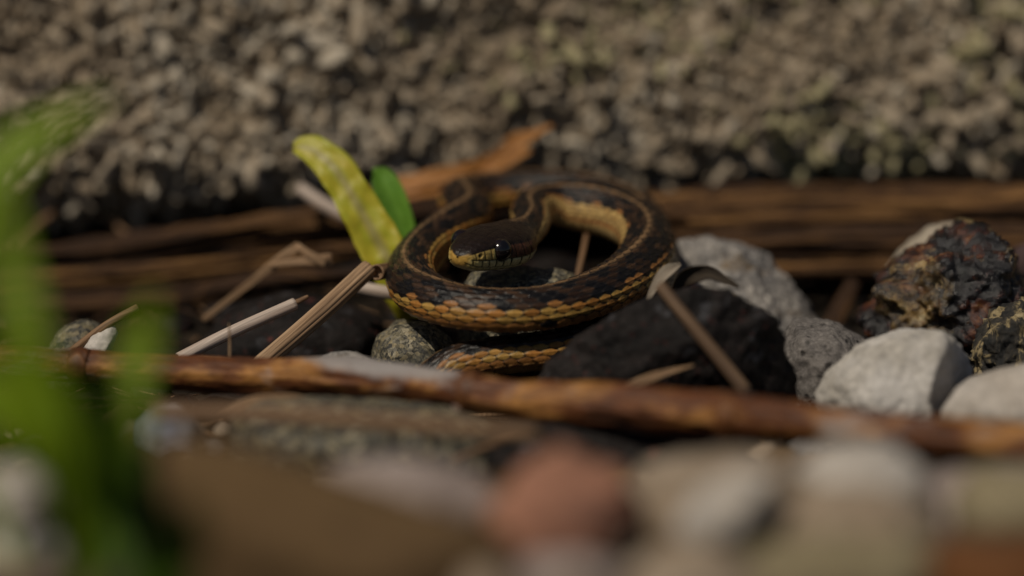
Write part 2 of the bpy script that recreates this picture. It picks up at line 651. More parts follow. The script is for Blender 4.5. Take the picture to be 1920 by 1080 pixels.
    # each tuft leans with its neighbours: comb field plus jitter
    lean = np.stack([0.55 * fbm(Pp * 0.7, 2, 88) + r.normal(0, 0.38, n), r.normal(0, 0.25, n), -0.35 + 0.6 * fbm(Pp * 0.8, 2, 99) + r.normal(0, 0.35, n)], 1)
    Z = N + lean
    Z /= np.linalg.norm(Z, axis=1)[:, None]
    A = np.cross(Z, r.normal(0, 1, (n, 3)))
    A /= np.linalg.norm(A, axis=1)[:, None]
    B = np.cross(Z, A)
    sc = np.clip(r.lognormal(-0.05, 0.30, n) * (1 + 0.35 * fbm(Pp * 0.9, 2, 140)), 0.45, 1.9) * np.where(big, 1.9, 1.0)
    var = r.integers(0, len(variants), n)
    tone = fbm(Pp * 0.45, 3, 120) + 0.5 * r.normal(0, 1, n)
    moss = fbm(Pp * 0.5 + 9, 3, 131) + 0.10 * Pp[:, 0] - 0.25
    shade = np.where(moss > 0.62 + 0.25 * r.normal(0, 1, n), 3, np.where(tone > 0.55, 2, np.where(tone < -0.45, 1, 0)))
    start = Pp - N * 0.08
    # which ones show largest: inside the frame, nearest the lens
    rel = (start - CAM)
    dep = rel @ FWD
    sx = rel[:, 0] / dep * DIST
    sy = (rel @ UPV) / dep * DIST
    vis = (np.abs(sx) < 8.9) & (sy < 4.95) & (sy > 1.6) & (N[:, 1] < -0.5)
    order = np.argsort(np.where(vis, dep, 1e9))[:300]
    single = np.zeros(n, bool)
    single[order] = True
    vm = {}
    for q, (V, F) in enumerate(variants):
        for s_ in range(4):
            vm[q, s_] = mesh_of('tuft', V, F, mats[s_])
    for i_ in order:
        o = obj('tuft', vm[var[i_], int(shade[i_])], root)
        Mx = np.eye(4)
        Mx[:3, 0], Mx[:3, 1], Mx[:3, 2] = A[i_] * sc[i_], B[i_] * sc[i_], Z[i_] * sc[i_]
        Mx[:3, 3] = (start[i_] - base) * CM
        from mathutils import Matrix
        o.matrix_local = Matrix(Mx.tolist())
    for s_ in range(4):
        VV, FF, off = [], [], 0
        for i_ in np.nonzero(~single & (shade == s_))[0]:
            V, F = variants[var[i_]]
            R3 = np.stack([A[i_], B[i_], Z[i_]], 0) * sc[i_]
            VV.append(V @ R3 + start[i_])
            FF.append(F + off)
            off += len(V)
        if VV:
            o = part('pile', np.vstack(VV), np.vstack(FF), mats[s_], root, base)
            o['kind'] = 'stuff'


build_carpet()

# ------------------------------------------------------------------ stones
ICO = {}


def ico(sub):
    if sub not in ICO:
        bm = bmesh.new()
        bmesh.ops.create_icosphere(bm, subdivisions=sub, radius=1)
        bm.verts.ensure_lookup_table()
        V = np.array([v.co[:] for v in bm.verts])
        F = np.array([[v.index for v in f.verts] for f in bm.faces])
        bm.free()
        ICO[sub] = (V / np.linalg.norm(V, axis=1)[:, None], F)
    return ICO[sub]


def hull_stone(poly, y, depth, seed, sub=5, sharp=22, rough=0.035, lump=0.05, fine=0.0, lean=0.0, rings=((0, 1.0), (-0.34, 0.84), (0.34, 0.86), (-0.5, 0.5), (0.5, 0.55)), cuts=(), jit=0.05):
    """a stone whose outline is the photo polygon at depth y, with real thickness front to back"""
    r = np.random.default_rng(seed)
    ring = np.array([P(a, b, y) for a, b in poly])
    c = 0.5 * (ring.min(0) + ring.max(0))
    pts = []
    for fy, sc in rings:
        for q in ring:
            d = (q - c) * sc * (1 + r.normal(0, jit) * (fy != 0))
            pts.append(c + d + np.array([0, fy * depth * (1 + r.normal(0, 0.10)) - lean * d[2], 0]))
    pts = np.array(pts)
    bm = bmesh.new()
    for p in pts:
        bm.verts.new(p)
    bmesh.ops.convex_hull(bm, input=bm.verts)
    bm.normal_update()
    planes = [(np.array(f.normal[:]), float(np.dot(np.array(f.normal[:]), np.array(f.verts[0].co[:]) - c))) for f in bm.faces]
    bm.free()
    for (a, b, yy, nn) in cuts:
        nn = np.array(nn, float) / np.linalg.norm(nn)
        planes.append((nn, float(np.dot(nn, P(a, b, yy) - c))))
    D, F = ico(sub)
    acc = np.zeros(len(D))
    for nrm, d in planes:
        if d < 0:
            nrm, d = -nrm, -d
        q = np.maximum(D @ nrm, 0) / max(d, 1e-3)
        acc += q ** sharp
    R = acc ** (-1.0 / sharp)
    size = R.mean()
    X = D * R[:, None]
    R = R * (1 + lump * fbm(X / size * 1.5 + seed * 3.7, 3, seed) + rough * fbm(X / size * 5 + seed, 4, seed + 5, 0.6) + fine * fbm(X / size * 16, 3, seed + 9, 0.6))
    return c + D * R[:, None], F


FACET = ((0, 1.0), (-0.22, 0.97), (-0.5, 0.42), (0.5, 0.6))


def stone(label, poly, y, depth, mat, seed, cat='stone', name='stone', **kw):
    if y < -7.5:
        y -= 5.2
        kw.setdefault('sharp', 60)
        kw.setdefault('rings', FACET)
        kw.setdefault('jit', 0.14)
        kw.setdefault('rough', 0.06)
    V, F = hull_stone(poly, y, depth, seed, **kw)
    return centred(name, V, F, mat, label, cat)


G = lambda v: (v, v, v, 1)
MS = {
    'granite': granite_mat('speckled_granite', 1450),
    'granite2': granite_mat('speckled_granite_dull', 900, (3, 1, 2), 0.8),
    'grey': stone_mat('grey_rough_stone', (0.17, 0.16, 0.155, 1), (0.31, 0.285, 0.26, 1), 130, 1100, 0.75, dark_amt=0.75, bump=0.05, stain=(0.16, 0.11, 0.06, 1)),
    'greydark': stone_mat('dark_grey_pitted_stone', (0.11, 0.10, 0.095, 1), (0.17, 0.155, 0.145, 1), 120, 1100, 0.6, dark_amt=0.6, bump=0.06, pits=0.7),
    'black': stone_mat('black_stone', (0.009, 0.008, 0.008, 1), (0.022, 0.018, 0.017, 1), 150, 900, 0.7, (0.13, 0.035, 0.028, 1), 0.9, 0.6, 0.09, stain=(0.085, 0.085, 0.095, 1), spec=0.12),
    'pale': stone_mat('pale_limestone', (0.40, 0.37, 0.33, 1), (0.48, 0.455, 0.43, 1), 90, 700, 0.35, (0.13, 0.14, 0.17, 1), 0.6, 0.9, 0.03),
    'pale2': stone_mat('off_white_stone', (0.50, 0.46, 0.42, 1), (0.40, 0.355, 0.31, 1), 60, 600, 0.3, (0.20, 0.17, 0.15, 1), 0.8, 0.9, 0.02, off=(2, 2, 2)),
    'beige': stone_mat('beige_stone', (0.36, 0.31, 0.245, 1), (0.25, 0.21, 0.16, 1), 60, 600, 0.3, dark_amt=0.3),
    'olive': stone_mat('olive_beige_stone', (0.27, 0.225, 0.14, 1), (0.20, 0.165, 0.10, 1), 90, 600, 0.4, dark_amt=0.6),
    'brown': stone_mat('brown_stone', (0.145, 0.090, 0.042, 1), (0.11, 0.068, 0.034, 1), 40, 500, 0.2, dark_amt=0.1),
    'rust': stone_mat('rusty_brown_stone', (0.16, 0.065, 0.022, 1), (0.10, 0.045, 0.02, 1), 60, 500, 0.3, dark_amt=0.2),
    'greybrown': stone_mat('grey_brown_stone', (0.25, 0.19, 0.135, 1), (0.33, 0.265, 0.20, 1), 60, 500, 0.3, dark_amt=0.65),
    'mauve': stone_mat('mauve_grey_stone', (0.26, 0.21, 0.19, 1), (0.35, 0.29, 0.265, 1), 100, 500, 0.4, dark_amt=0.6),
    'blue': stone_mat('blue_grey_stone', (0.17, 0.19, 0.24, 1), (0.29, 0.28, 0.27, 1), 190, 700, 0.5, (0.07, 0.09, 0.19, 1), 0.8, 0.6, 0.05),
    'brick': stone_mat('pink_brick', (0.37, 0.18, 0.115, 1), (0.25, 0.125, 0.09, 1), 90, 600, 0.35, (0.12, 0.07, 0.05, 1), 0.6),
    'purple': stone_mat('purple_brown_stone', (0.075, 0.05, 0.05, 1), (0.05, 0.03, 0.028, 1), 80, 700, 0.3, dark_amt=0.3),
}

# slag: black glassy crust with rusty and chalky yellow patches
ms = M('black_slag', 0.22, 0.6)
v_ = ms.pos(off=(0.37, 0.11, 0.52))
c_ = ms.ramp(ms.noise(v_, 210, 6, 0.7, 0.4), [(0.32, (0.005, 0.005, 0.006)), (0.52, (0.013, 0.011, 0.012)), (0.60, (0.07, 0.02, 0.010)), (0.70, (0.20, 0.09, 0.03))])
c_ = ms.mix(ms.ramp(ms.noise(v_, 95, 6, 0.7, 0.8), [(0.57, (0, 0, 0)), (0.62, (1, 1, 1))]), c_, ms.ramp(ms.noise(v_, 420, 5, 0.7), [(0.3, (0.13, 0.06, 0.02)), (0.55, (0.40, 0.29, 0.13)), (0.75, (0.52, 0.44, 0.28))]))
chalk = ms.ramp(ms.noise(v_, 420, 5, 0.7), [(0.36, (0.05, 0.022, 0.01)), (0.5, (0.27, 0.17, 0.06)), (0.72, (0.48, 0.39, 0.21))])
vd = ms.n('ShaderNodeVectorMath', operation='DISTANCE')
ms.l(ms.pos(), vd.inputs[0])
vd.inputs[1].default_value = Vector(P(1705, 575, -0.9) * CM)
ad = ms.n('ShaderNodeMath', operation='MULTIPLY_ADD')
ms.l(ms.noise(v_, 180, 6, 0.7, 0.6), ad.inputs[0])
ad.inputs[1].default_value = 0.03
ms.l(vd.outputs['Value'], ad.inputs[2])
c_ = ms.mix(ms.ramp(ad.outputs[0], [(0.0175, (1, 1, 1)), (0.0205, (0, 0, 0))]), c_, chalk)
ms.color(c_)
ms.bump(ms.noise(v_, 330, 8, 0.72), 0.07)
MS['slag'] = ms.m
ms = M('ochre_streaked_rock', 0.7, 0.35)
v_ = ms.pos((1, 1, 0.5))
c_ = ms.ramp(ms.noise(v_, 260, 7, 0.72, 0.9), [(0.38, (0.012, 0.012, 0.012)), (0.49, (0.04, 0.035, 0.028)), (0.55, (0.27, 0.21, 0.11)), (0.68, (0.44, 0.36, 0.22))])
ms.color(c_)
ms.bump(ms.noise(v_, 300, 8, 0.72), 0.09)
MS['ochre'] = ms.m


def build_stones():
    S = stone
    # around the snake
    S('small speckled granite stone propping up the outer loop of the snake', [(688, 668), (702, 625), (738, 598), (800, 596), (850, 630), (868, 700), (850, 775), (690, 775)], -0.9, 1.5, MS['granite'], 11)
    S('speckled granite stone lying inside the coil under the snake head', [(850, 540), (890, 503), (980, 492), (1070, 502), (1130, 560), (1120, 700), (850, 700)], -0.1, 2.0, MS['granite'], 12)
    S('rough grey stone against the outside of the snake coil', [(1225, 500), (1262, 462), (1310, 455), (1372, 452), (1440, 478), (1492, 540), (1532, 612), (1530, 690), (1230, 690)], 2.6, 2.2, MS['grey'], 13, rough=0.05, fine=0.025, sub=6, sharp=60, rings=FACET, jit=0.12)
    S('large black stone with reddish flecks in front of the coil, a straw across it', [(1028, 700), (1085, 625), (1170, 572), (1258, 536), (1360, 528), (1432, 572), (1492, 680), (1490, 780), (1300, 830), (1030, 800)], -3.4, 1.7, MS['black'], 14, sub=6, rough=0.035, fine=0.015, lean=0.25, sharp=60, rings=FACET, jit=0.12)
    S('dark grey pitted stone wedged between the black stone and the pale one', [(1452, 650), (1490, 606), (1560, 603), (1632, 640), (1665, 700), (1650, 780), (1470, 780)], -1.3, 2.2, MS['greydark'], 15, sub=6, fine=0.02, sharp=50, jit=0.1)
    S('pale off-white stone with a grey shaded flank beside the black slag', [(1528, 735), (1545, 700), (1612, 645), (1690, 615), (1765, 618), (1862, 688), (1868, 790), (1720, 860), (1540, 830)], -3.4, 1.9, MS['pale'], 16, sub=6, sharp=90, lump=0.05, rough=0.03, fine=0.008, rings=FACET, jit=0.1, cuts=((1758, 690, -4.2, (0.86, -0.5, 0.03)), (1640, 690, -4.25, (-0.35, -0.9, 0.35))))
    S('pale pinkish-white stone lying next to the pale off-white stone', [(1765, 770), (1795, 722), (1862, 692), (1960, 672), (2030, 720), (2040, 860), (1790, 850)], -4.8, 2.0, MS['pale2'], 17, sharp=60, lump=0.03, rough=0.02, rings=FACET, jit=0.1)
    S('knobbly black slag lump crusted with yellow and rust', [(1592, 610), (1632, 520), (1690, 455), (1780, 412), (1850, 396), (1918, 412), (1945, 470), (1965, 600), (1930, 700), (1620, 720)], 0.3, 2.6, MS['slag'], 18, cat='slag', name='slag_lump', sub=6, sharp=14, lump=0.17, rough=0.10, fine=0.025)
    S('beige stone showing its top behind the black slag lump', [(1640, 540), (1680, 468), (1735, 425), (1800, 412), (1870, 440), (1880, 600), (1650, 600)], 2.4, 1.5, MS['beige'], 19)
    S('purple-brown stone beside the black slag lump under the far stalks', [(1890, 480), (1950, 430), (2060, 440), (2110, 520), (2100, 640), (1900, 640)], 2.4, 2.0, MS['purple'], 20)
    S('ochre and black streaked rock beside the foot of the slag lump', [(1812, 650), (1845, 590), (1915, 560), (2000, 566), (2040, 640), (2030, 740), (1830, 745)], -1.3, 1.8, MS['ochre'], 21, sub=6, sharp=14, lump=0.1, rough=0.09, fine=0.02)
    S('black stone in the shade behind the two slanting straws', [(365, 660), (415, 585), (520, 548), (640, 552), (735, 600), (740, 740), (370, 740)], 1.5, 2.2, MS['black'], 22)
    S('small mottled grey stone behind the left end of the brown stick', [(82, 655), (108, 612), (158, 597), (202, 620), (222, 690), (200, 745), (85, 745)], -0.4, 1.2, MS['granite2'], 23)
    S('small cream stone chip leaning on the mottled grey stone', [(148, 668), (172, 625), (212, 606), (224, 624), (205, 665), (185, 720), (150, 725)], -1.5, 0.6, MS['pale2'], 24)
    S('grey stone barely topping the brown stick next to the granite stone', [(562, 715), (595, 666), (635, 655), (690, 668), (738, 700), (740, 800), (570, 800)], -2.9, 1.2, MS['grey'], 25)
    # foreground, out of focus
    S('blue-grey stone at the edge of the green weed', [(252, 800), (285, 762), (340, 752), (376, 788), (385, 860), (360, 930), (262, 920)], -5.6, 1.0, MS['blue'], 26, sub=4)
    S('broad speckled stone right under the brown stick', [(408, 815), (445, 755), (600, 742), (830, 760), (985, 805), (1000, 900), (900, 960), (560, 960), (430, 900)], -5.6, 2.0, MS['granite2'], 27, sub=5)
    S('large smooth brown stone in front of the speckled stone', [(345, 850), (400, 808), (520, 872), (640, 950), (780, 985), (930, 985), (960, 1180), (900, 1300), (330, 1300)], -10.5, 2.4, MS['brown'], 28, sub=5, sharp=30, lump=0.02, rough=0.015)
    S('pale mauve-grey stone between the brown stone and the pink brick piece', [(560, 905), (640, 868), (780, 855), (870, 880), (912, 930), (890, 1020), (600, 1030)], -8.0, 1.5, MS['mauve'], 29, sub=4)
    S('pink broken brick piece', [(925, 960), (975, 860), (1050, 828), (1172, 882), (1196, 960), (1192, 1060), (1150, 1120), (940, 1100)], -8.6, 1.5, MS['brick'], 30, sub=4, sharp=40, cat='brick', name='brick_piece')
    S('grey-beige stone right beside the pink brick piece', [(1188, 900), (1240, 880), (1320, 890), (1340, 1000), (1310, 1120), (1190, 1110)], -8.2, 1.4, MS['greybrown'], 31, sub=4)
    S('bright white stone between the grey-beige and the olive stones', [(1262, 985), (1300, 925), (1378, 882), (1440, 888), (1455, 935), (1400, 1000), (1290, 1030)], -9.6, 0.9, MS['pale2'], 32, sub=4)
    S('pale beige stone just below the brown stick', [(1490, 880), (1550, 830), (1650, 825), (1735, 880), (1745, 950), (1560, 960)], -8.3, 1.2, MS['pale2'], 33, sub=4)
    S('black stone below the brown stick behind the pink brick piece', [(870, 860), (900, 790), (1010, 768), (1260, 785), (1425, 810), (1420, 900), (1380, 960), (900, 960)], -5.8, 1.6, MS['black'], 34, sub=5)
    S('brown-grey stone under the pale beige stone', [(1440, 960), (1520, 905), (1660, 915), (1760, 945), (1790, 1050), (1740, 1130), (1450, 1120)], -9.2, 1.4, MS['greybrown'], 35, sub=4)
    S('olive-beige stone in front of the brown-grey stone', [(1380, 1060), (1450, 1005), (1580, 1000), (1740, 1010), (1760, 1100), (1700, 1200), (1390, 1190)], -11.0, 1.3, MS['olive'], 36, sub=4)
    S('rusty brown stone in front of the olive-grey one at the stick end', [(1730, 1040), (1790, 1000), (1900, 995), (2020, 1020), (2040, 1160), (1750, 1180)], -11.0, 1.5, MS['rust'], 37, sub=4)
    S('olive-grey stone under the thick end of the brown stick', [(1770, 930), (1830, 880), (1940, 880), (2040, 920), (2050, 1040), (1790, 1040)], -9.0, 1.4, MS['olive'], 38, sub=4)
    S('pinkish beige stone in front of the pink brick piece', [(960, 1080), (1000, 1045), (1100, 1040), (1180, 1065), (1200, 1180), (980, 1190)], -11.0, 1.2, MS['mauve'], 39, sub=4)
    S('tan stone in front of the bright white stone', [(1180, 1060), (1240, 1025), (1350, 1030), (1410, 1060), (1420, 1170), (1190, 1180)], -11.2, 1.2, MS['greybrown'], 40, sub=4)
    S('flat tan stone between the pink brick piece and the pale beige stone', [(1150, 930), (1200, 865), (1340, 845), (1480, 850), (1540, 900), (1520, 1000), (1170, 1010)], -7.6, 1.3, MS['greybrown'], 45, sub=4)
    S('wide taupe stone filling the gap under the thick end of the stick', [(1640, 980), (1700, 905), (1800, 880), (1930, 870), (2060, 900), (2060, 1010), (1660, 1020)], -7.7, 1.3, MS['mauve'], 46, sub=4)
    S('dull brown stone behind the mauve-grey stone and the brick piece', [(820, 960), (860, 915), (930, 900), (1000, 920), (1010, 1060), (830, 1060)], -7.8, 1.2, MS['brown'], 47, sub=4)
    S('off-white stone beside the foot of the green weed, on another white stone', [(-60, 930), (-20, 875), (50, 868), (100, 905), (112, 955), (60, 985), (-50, 985)], -9.0, 1.1, MS['pale2'], 41, sub=4)
    S('off-white stone beside the foot of the green weed, under another white stone', [(-70, 1030), (-10, 998), (70, 992), (120, 1015), (125, 1075), (60, 1110), (-60, 1110)], -10.0, 1.3, MS['pale2'], 42, sub=4)
    S('dark red-brown stone under the off-white pair beside the weed', [(-80, 1110), (0, 1070), (160, 1060), (330, 1075), (360, 1160), (300, 1240), (-70, 1240)], -11.0, 1.6, MS['purple'], 43, sub=4)
    S('brown stone in the shade of the green weed', [(60, 870), (130, 800), (260, 830), (350, 880), (370, 1000), (330, 1060), (70, 1060)], -7.5, 1.6, MS['brown'], 44, sub=4)


build_stones()


def build_gravel():
    """loose small gravel in the gaps: one mass nobody could count"""
    r = np.random.default_rng(21)
    mats = [MS['greydark'], MS['brown'], MS['greybrown'], MS['black']]
    D, F = ico(2)
    for mi, mat in enumerate(mats):
        VV, FF, off = [], [], 0
        n = 700
        x = r.uniform(-24, 24, n)
        y = r.uniform(-22, 9, n)
        z = height(x, y)
        for i in range(n):
            inner = (abs(x[i]) < 9 and -12 < y[i] < 6) or y[i] < -6
            if y[i] < -6.5 and mi in (0, 3):
                continue
            if (x[i] / 2.9) ** 2 + (y[i] / 3.2) ** 2 < 1:
                continue
            if mi != 3 and abs(x[i]) < 10 and y[i] > -3.2:
                continue
            R = r.uniform(0.16, 0.42) * (1 if inner else 1.9)
            q = D * (1 + 0.22 * vnoise(D * 1.4 + i, i) + 0.10 * vnoise(D * 3 + i, i + 3))[:, None]
            q = q * R * np.array([1, r.uniform(0.7, 1.1), r.uniform(0.5, 0.8)])
            a = r.uniform(0, 6.28)
            q = np.stack([q[:, 0] * math.cos(a) - q[:, 1] * math.sin(a), q[:, 0] * math.sin(a) + q[:, 1] * math.cos(a), q[:, 2]], 1)
            VV.append(q + np.array([x[i], y[i], z[i] + R * 0.18]))
            FF.append(F + off)
            off += len(D)
        names = ['dark grey pitted', 'brown', 'grey-brown', 'black']
        o = obj('gravel', mesh_of('gravel', np.vstack(VV), np.vstack(FF), mat))
        tag(o, 'small %s gravel lying loose in the gaps between the stones' % names[mi], 'gravel', kind='stuff')


build_gravel()


def build_litter():
    """crumbs of straw, rootlets and bark lying in the gaps: one uncountable mass"""
    r = np.random.default_rng(404)
    for lb, mat, n in (('short crumbs of dry straw and rootlets strewn between the stones', W_BROWNSTRAW, 620), ('dark bark crumbs and rotten shreds strewn between the stones', W_STALK, 620)):
        VV, FF, off = [], [], 0
        for i in range(n):
            x, y = r.uniform(-16, 16), r.uniform(-12, 8)
            z = float(height(np.array([x]), np.array([y]))[0]) + r.uniform(0.02, 0.22)
            L = r.uniform(0.25, 1.3)
            a = r.uniform(0, 6.28)
            d = np.array([math.cos(a), math.sin(a), r.normal(0, 0.15)])
            sd = np.array([-d[1], d[0], 0])
            R = r.uniform(0.012, 0.04)
            bend = r.normal(0, 0.25) * L
            t = np.linspace(-0.5, 0.5, 6)
            C = np.array([x, y, z]) + t[:, None] * L * d + (t[:, None] ** 2) * bend * sd
            q = []
            for k in range(6):
                rr = R * (0.5 if k in (0, 5) else r.uniform(0.8, 1.3))
                for j in range(4):
                    q.append(C[k] + rr * (math.cos(j * 1.571) * sd + math.sin(j * 1.571) * np.array([0, 0, 1.0])))
            VV.append(np.array(q))
            for k in range(5):
                for j in range(4):
                    FF.append((off + k * 4 + j, off + k * 4 + (j + 1) % 4, off + k * 4 + 4 + (j + 1) % 4, off + k * 4 + 4 + j))
            FF.append((off + 3, off + 2, off + 1, off))
            FF.append((off + 20, off + 21, off + 22, off + 23))
            off += 24
        V = np.vstack(VV)
        o = obj('litter', mesh_of('litter', V, np.array(FF), mat, uv=np.stack([V[:, 0] * 3, V[:, 1] * 3], 1)))
        tag(o, lb, 'litter', kind='stuff')


# ------------------------------------------------------------------ dry stalks, sticks and straws
W_STALK = wood_mat('brown_rotting_stalk', (0.006, 0.003, 0.002, 1), (0.05, 0.023, 0.010, 1), (0.22, 0.11, 0.038, 1), 4.0, 0.22, 0.85, bump=0.16)  # browns darkened to stand in for the shadow over the left stalks
W_STALK2 = wood_mat('tan_rotting_stalk', (0.007, 0.004, 0.002, 1), (0.075, 0.034, 0.012, 1), (0.33, 0.17, 0.058, 1), 4.0, 0.2, 0.85, bump=0.16, off=(7, 3, 0))
W_STICK = wood_mat('rusty_brown_stick', (0.014, 0.005, 0.003, 1), (0.12, 0.038, 0.010, 1), (0.46, 0.22, 0.055, 1), 1.6, 0.7, 0.62, patch=(0.34, 0.30, 0.28, 1), patch_pos=0.53, patch_scale=0.3, bump=0.07, bare=((1.82, 7.9), (0.36, 1.7)))
W_DARKSTRAW = wood_mat('dull_brown_straw', (0.035, 0.02, 0.012, 1), (0.11, 0.065, 0.037, 1), (0.19, 0.12, 0.07, 1), 7, 0.3, 0.65, bump=0.02)
W_NODE = wood_mat('dark_stick_node', (0.018, 0.006, 0.003, 1), (0.10, 0.034, 0.010, 1), (0.26, 0.12, 0.035, 1), 1.3, 0.45, 0.55, bump=0.05)
W_STRAW = wood_mat('ribbed_tan_straw', (0.13, 0.075, 0.04, 1), (0.33, 0.21, 0.12, 1), (0.47, 0.33, 0.21, 1), 9, 0.3, 0.6, bump=0.02)
W_PALE = wood_mat('pale_straw', (0.30, 0.22, 0.17, 1), (0.46, 0.37, 0.31, 1), (0.56, 0.47, 0.40, 1), 7, 0.25, 0.55, bump=0.015)
W_BROWNSTRAW = wood_mat('brown_straw', (0.07, 0.035, 0.017, 1), (0.20, 0.115, 0.06, 1), (0.33, 0.21, 0.12, 1), 7, 0.3, 0.6, bump=0.02)


def stalk(label, pts, mat, name='dry_stalk', cat='stalk', seed=0, **kw):
    ctrl = [(*P(px, py, y), r) for (px, py, y, r) in pts]
    V, F, uv = tube(ctrl, seed=seed, **kw)
    return centred(name, V, F, mat, label, cat, uv=uv)


def build_stalks():
    rot = dict(wob=0.30, wobscale=(1.6, 0.3), rough=0.20, n=56, ds=0.1)
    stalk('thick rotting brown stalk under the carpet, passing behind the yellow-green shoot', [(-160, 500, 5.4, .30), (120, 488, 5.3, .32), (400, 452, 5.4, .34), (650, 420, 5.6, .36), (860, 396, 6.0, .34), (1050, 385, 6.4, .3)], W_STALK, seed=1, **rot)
    stalk('tan split stalk along the underside of the thick rotting one', [(-160, 540, 4.6, .27), (120, 530, 4.5, .27), (380, 512, 4.4, .27), (560, 486, 4.4, .24), (720, 462, 4.5, .17)], W_STALK2, seed=2, **rot)
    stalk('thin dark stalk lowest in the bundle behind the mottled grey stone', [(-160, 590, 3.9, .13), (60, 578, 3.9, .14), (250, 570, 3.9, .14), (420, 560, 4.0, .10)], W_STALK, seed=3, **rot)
    stalk('thick tan-brown stalk running from behind the coil under the fringed carpet edge', [(1120, 402, 5.9, .34), (1300, 400, 5.7, .42), (1550, 396, 5.6, .44), (1800, 394, 5.6, .45), (2120, 388, 5.6, .45)], W_STALK2, seed=4, **rot)
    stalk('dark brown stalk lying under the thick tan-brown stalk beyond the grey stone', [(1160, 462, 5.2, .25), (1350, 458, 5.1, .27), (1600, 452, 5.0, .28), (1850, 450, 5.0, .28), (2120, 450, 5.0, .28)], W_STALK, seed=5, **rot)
    stalk('thin brown stalk lowest in the bundle between the grey stone and the slag', [(1200, 515, 4.6, .16), (1420, 510, 4.5, .17), (1680, 505, 4.5, .16), (1900, 510, 4.5, .14)], W_STALK2, seed=6, **rot)
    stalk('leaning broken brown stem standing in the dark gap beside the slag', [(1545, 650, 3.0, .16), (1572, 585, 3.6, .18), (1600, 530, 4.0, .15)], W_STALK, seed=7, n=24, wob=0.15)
    # split fibres and thin stems that break up the bundle
    fr = np.random.default_rng(77)
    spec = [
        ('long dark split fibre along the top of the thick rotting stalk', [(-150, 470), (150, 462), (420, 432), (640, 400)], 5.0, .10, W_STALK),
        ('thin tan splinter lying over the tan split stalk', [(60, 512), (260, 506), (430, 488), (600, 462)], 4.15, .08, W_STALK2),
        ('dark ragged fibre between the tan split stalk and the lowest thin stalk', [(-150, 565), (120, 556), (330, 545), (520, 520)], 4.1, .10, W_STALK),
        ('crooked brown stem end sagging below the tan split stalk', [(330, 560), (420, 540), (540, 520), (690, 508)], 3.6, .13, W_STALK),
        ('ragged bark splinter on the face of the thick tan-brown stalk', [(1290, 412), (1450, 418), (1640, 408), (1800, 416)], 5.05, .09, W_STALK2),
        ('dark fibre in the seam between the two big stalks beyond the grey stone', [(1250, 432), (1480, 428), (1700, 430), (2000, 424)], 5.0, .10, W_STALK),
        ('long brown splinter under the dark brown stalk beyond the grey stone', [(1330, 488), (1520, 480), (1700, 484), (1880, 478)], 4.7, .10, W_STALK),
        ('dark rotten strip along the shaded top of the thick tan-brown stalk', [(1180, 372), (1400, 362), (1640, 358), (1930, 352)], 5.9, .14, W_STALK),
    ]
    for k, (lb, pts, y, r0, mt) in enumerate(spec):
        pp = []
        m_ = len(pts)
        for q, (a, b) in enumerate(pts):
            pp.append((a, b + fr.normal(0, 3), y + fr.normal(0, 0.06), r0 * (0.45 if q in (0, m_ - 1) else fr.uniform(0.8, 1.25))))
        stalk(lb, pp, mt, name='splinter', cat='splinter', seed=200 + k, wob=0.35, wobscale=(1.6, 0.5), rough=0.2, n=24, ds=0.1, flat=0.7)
    # the rusty stick across the front
    stick = [(-120, 666, -2.6, 0.240), (60, 678, -2.8, 0.264), (200, 688, -3.0, 0.280), (330, 698, -3.3, 0.288), (520, 704, -3.9, 0.296), (680, 709, -4.5, 0.288), (840, 727, -5.1, 0.288), (960, 746, -5.6, 0.288), (1150, 762, -6.3, 0.315), (1370, 780, -7.0, 0.340), (1560, 798, -7.6, 0.281), (1750, 818, -8.2, 0.289), (1920, 834, -8.7, 0.296), (2120, 848, -9.2, 0.296)]
    ctrl = [(*P(*q[:3]), q[3]) for q in stick]
    V, F, uv = tube(ctrl, ds=0.06, n=48, wob=0.13, wobscale=(1.0, 0.7), rough=0.10, seed=9)
    base = np.array(ctrl[4][:3]) - np.array([0, 0, 0.4])
    root = thing('stick', base, 'long rusty brown stick with peeling grey bark lying across in front of the snake', 'stick')
    part('branch', V, F, W_STICK, root, base, uv=uv)
    c = catmull(ctrl, 14)
    for (px, k, r) in ((155, 2, .04), (880, 6, .06), (1370, 9, .05)):
        j = int(np.argmin(np.abs(c[:, 0] - P(px, 700, stick[k][2])[0])))
        T = c[j + 2, :3] - c[j - 2, :3]
        T /= np.linalg.norm(T)
        q = [(*(c[j, :3] - T * 0.16), c[j, 3] * 1.0), (*c[j, :3], c[j, 3] * (1.0 + 2.2 * r)), (*(c[j, :3] + T * 0.16), c[j, 3] * 1.0)]
        V, F, uv = tube(q, ds=0.04, n=40, wob=0.05, rough=0.04, seed=30 + k)
        part('node_ring', V, F, W_NODE, root, base, uv=uv)
    q = P(855, 720, -5.1)
    V, F, uv = tube([(*q, .12), (*(q + np.array([0.05, -0.3, -0.4])), .10), (*(q + np.array([0.02, -0.45, -1.0])), .06)], ds=0.06, n=14, wob=0.1, seed=33)
    part('twig_stub', V, F, W_STICK, root, base, uv=uv)
    # straws
    V, F, uv = tube([(*P(462, 706, -2.4), .15), (*P(600, 588, -1.3), .155), (*P(692, 503, -0.5), .155)], ds=0.05, n=72, ribs=12, ribamp=0.10, wob=0.03, seed=11, hollow=0.2)
    base = P(455, 712, -2.4)
    root = thing('ribbed_straw', base, 'ribbed tan straw slanting up to the foot of the yellow-green shoot', 'straw')
    part('stem', V, F, W_STRAW, root, base, uv=uv)
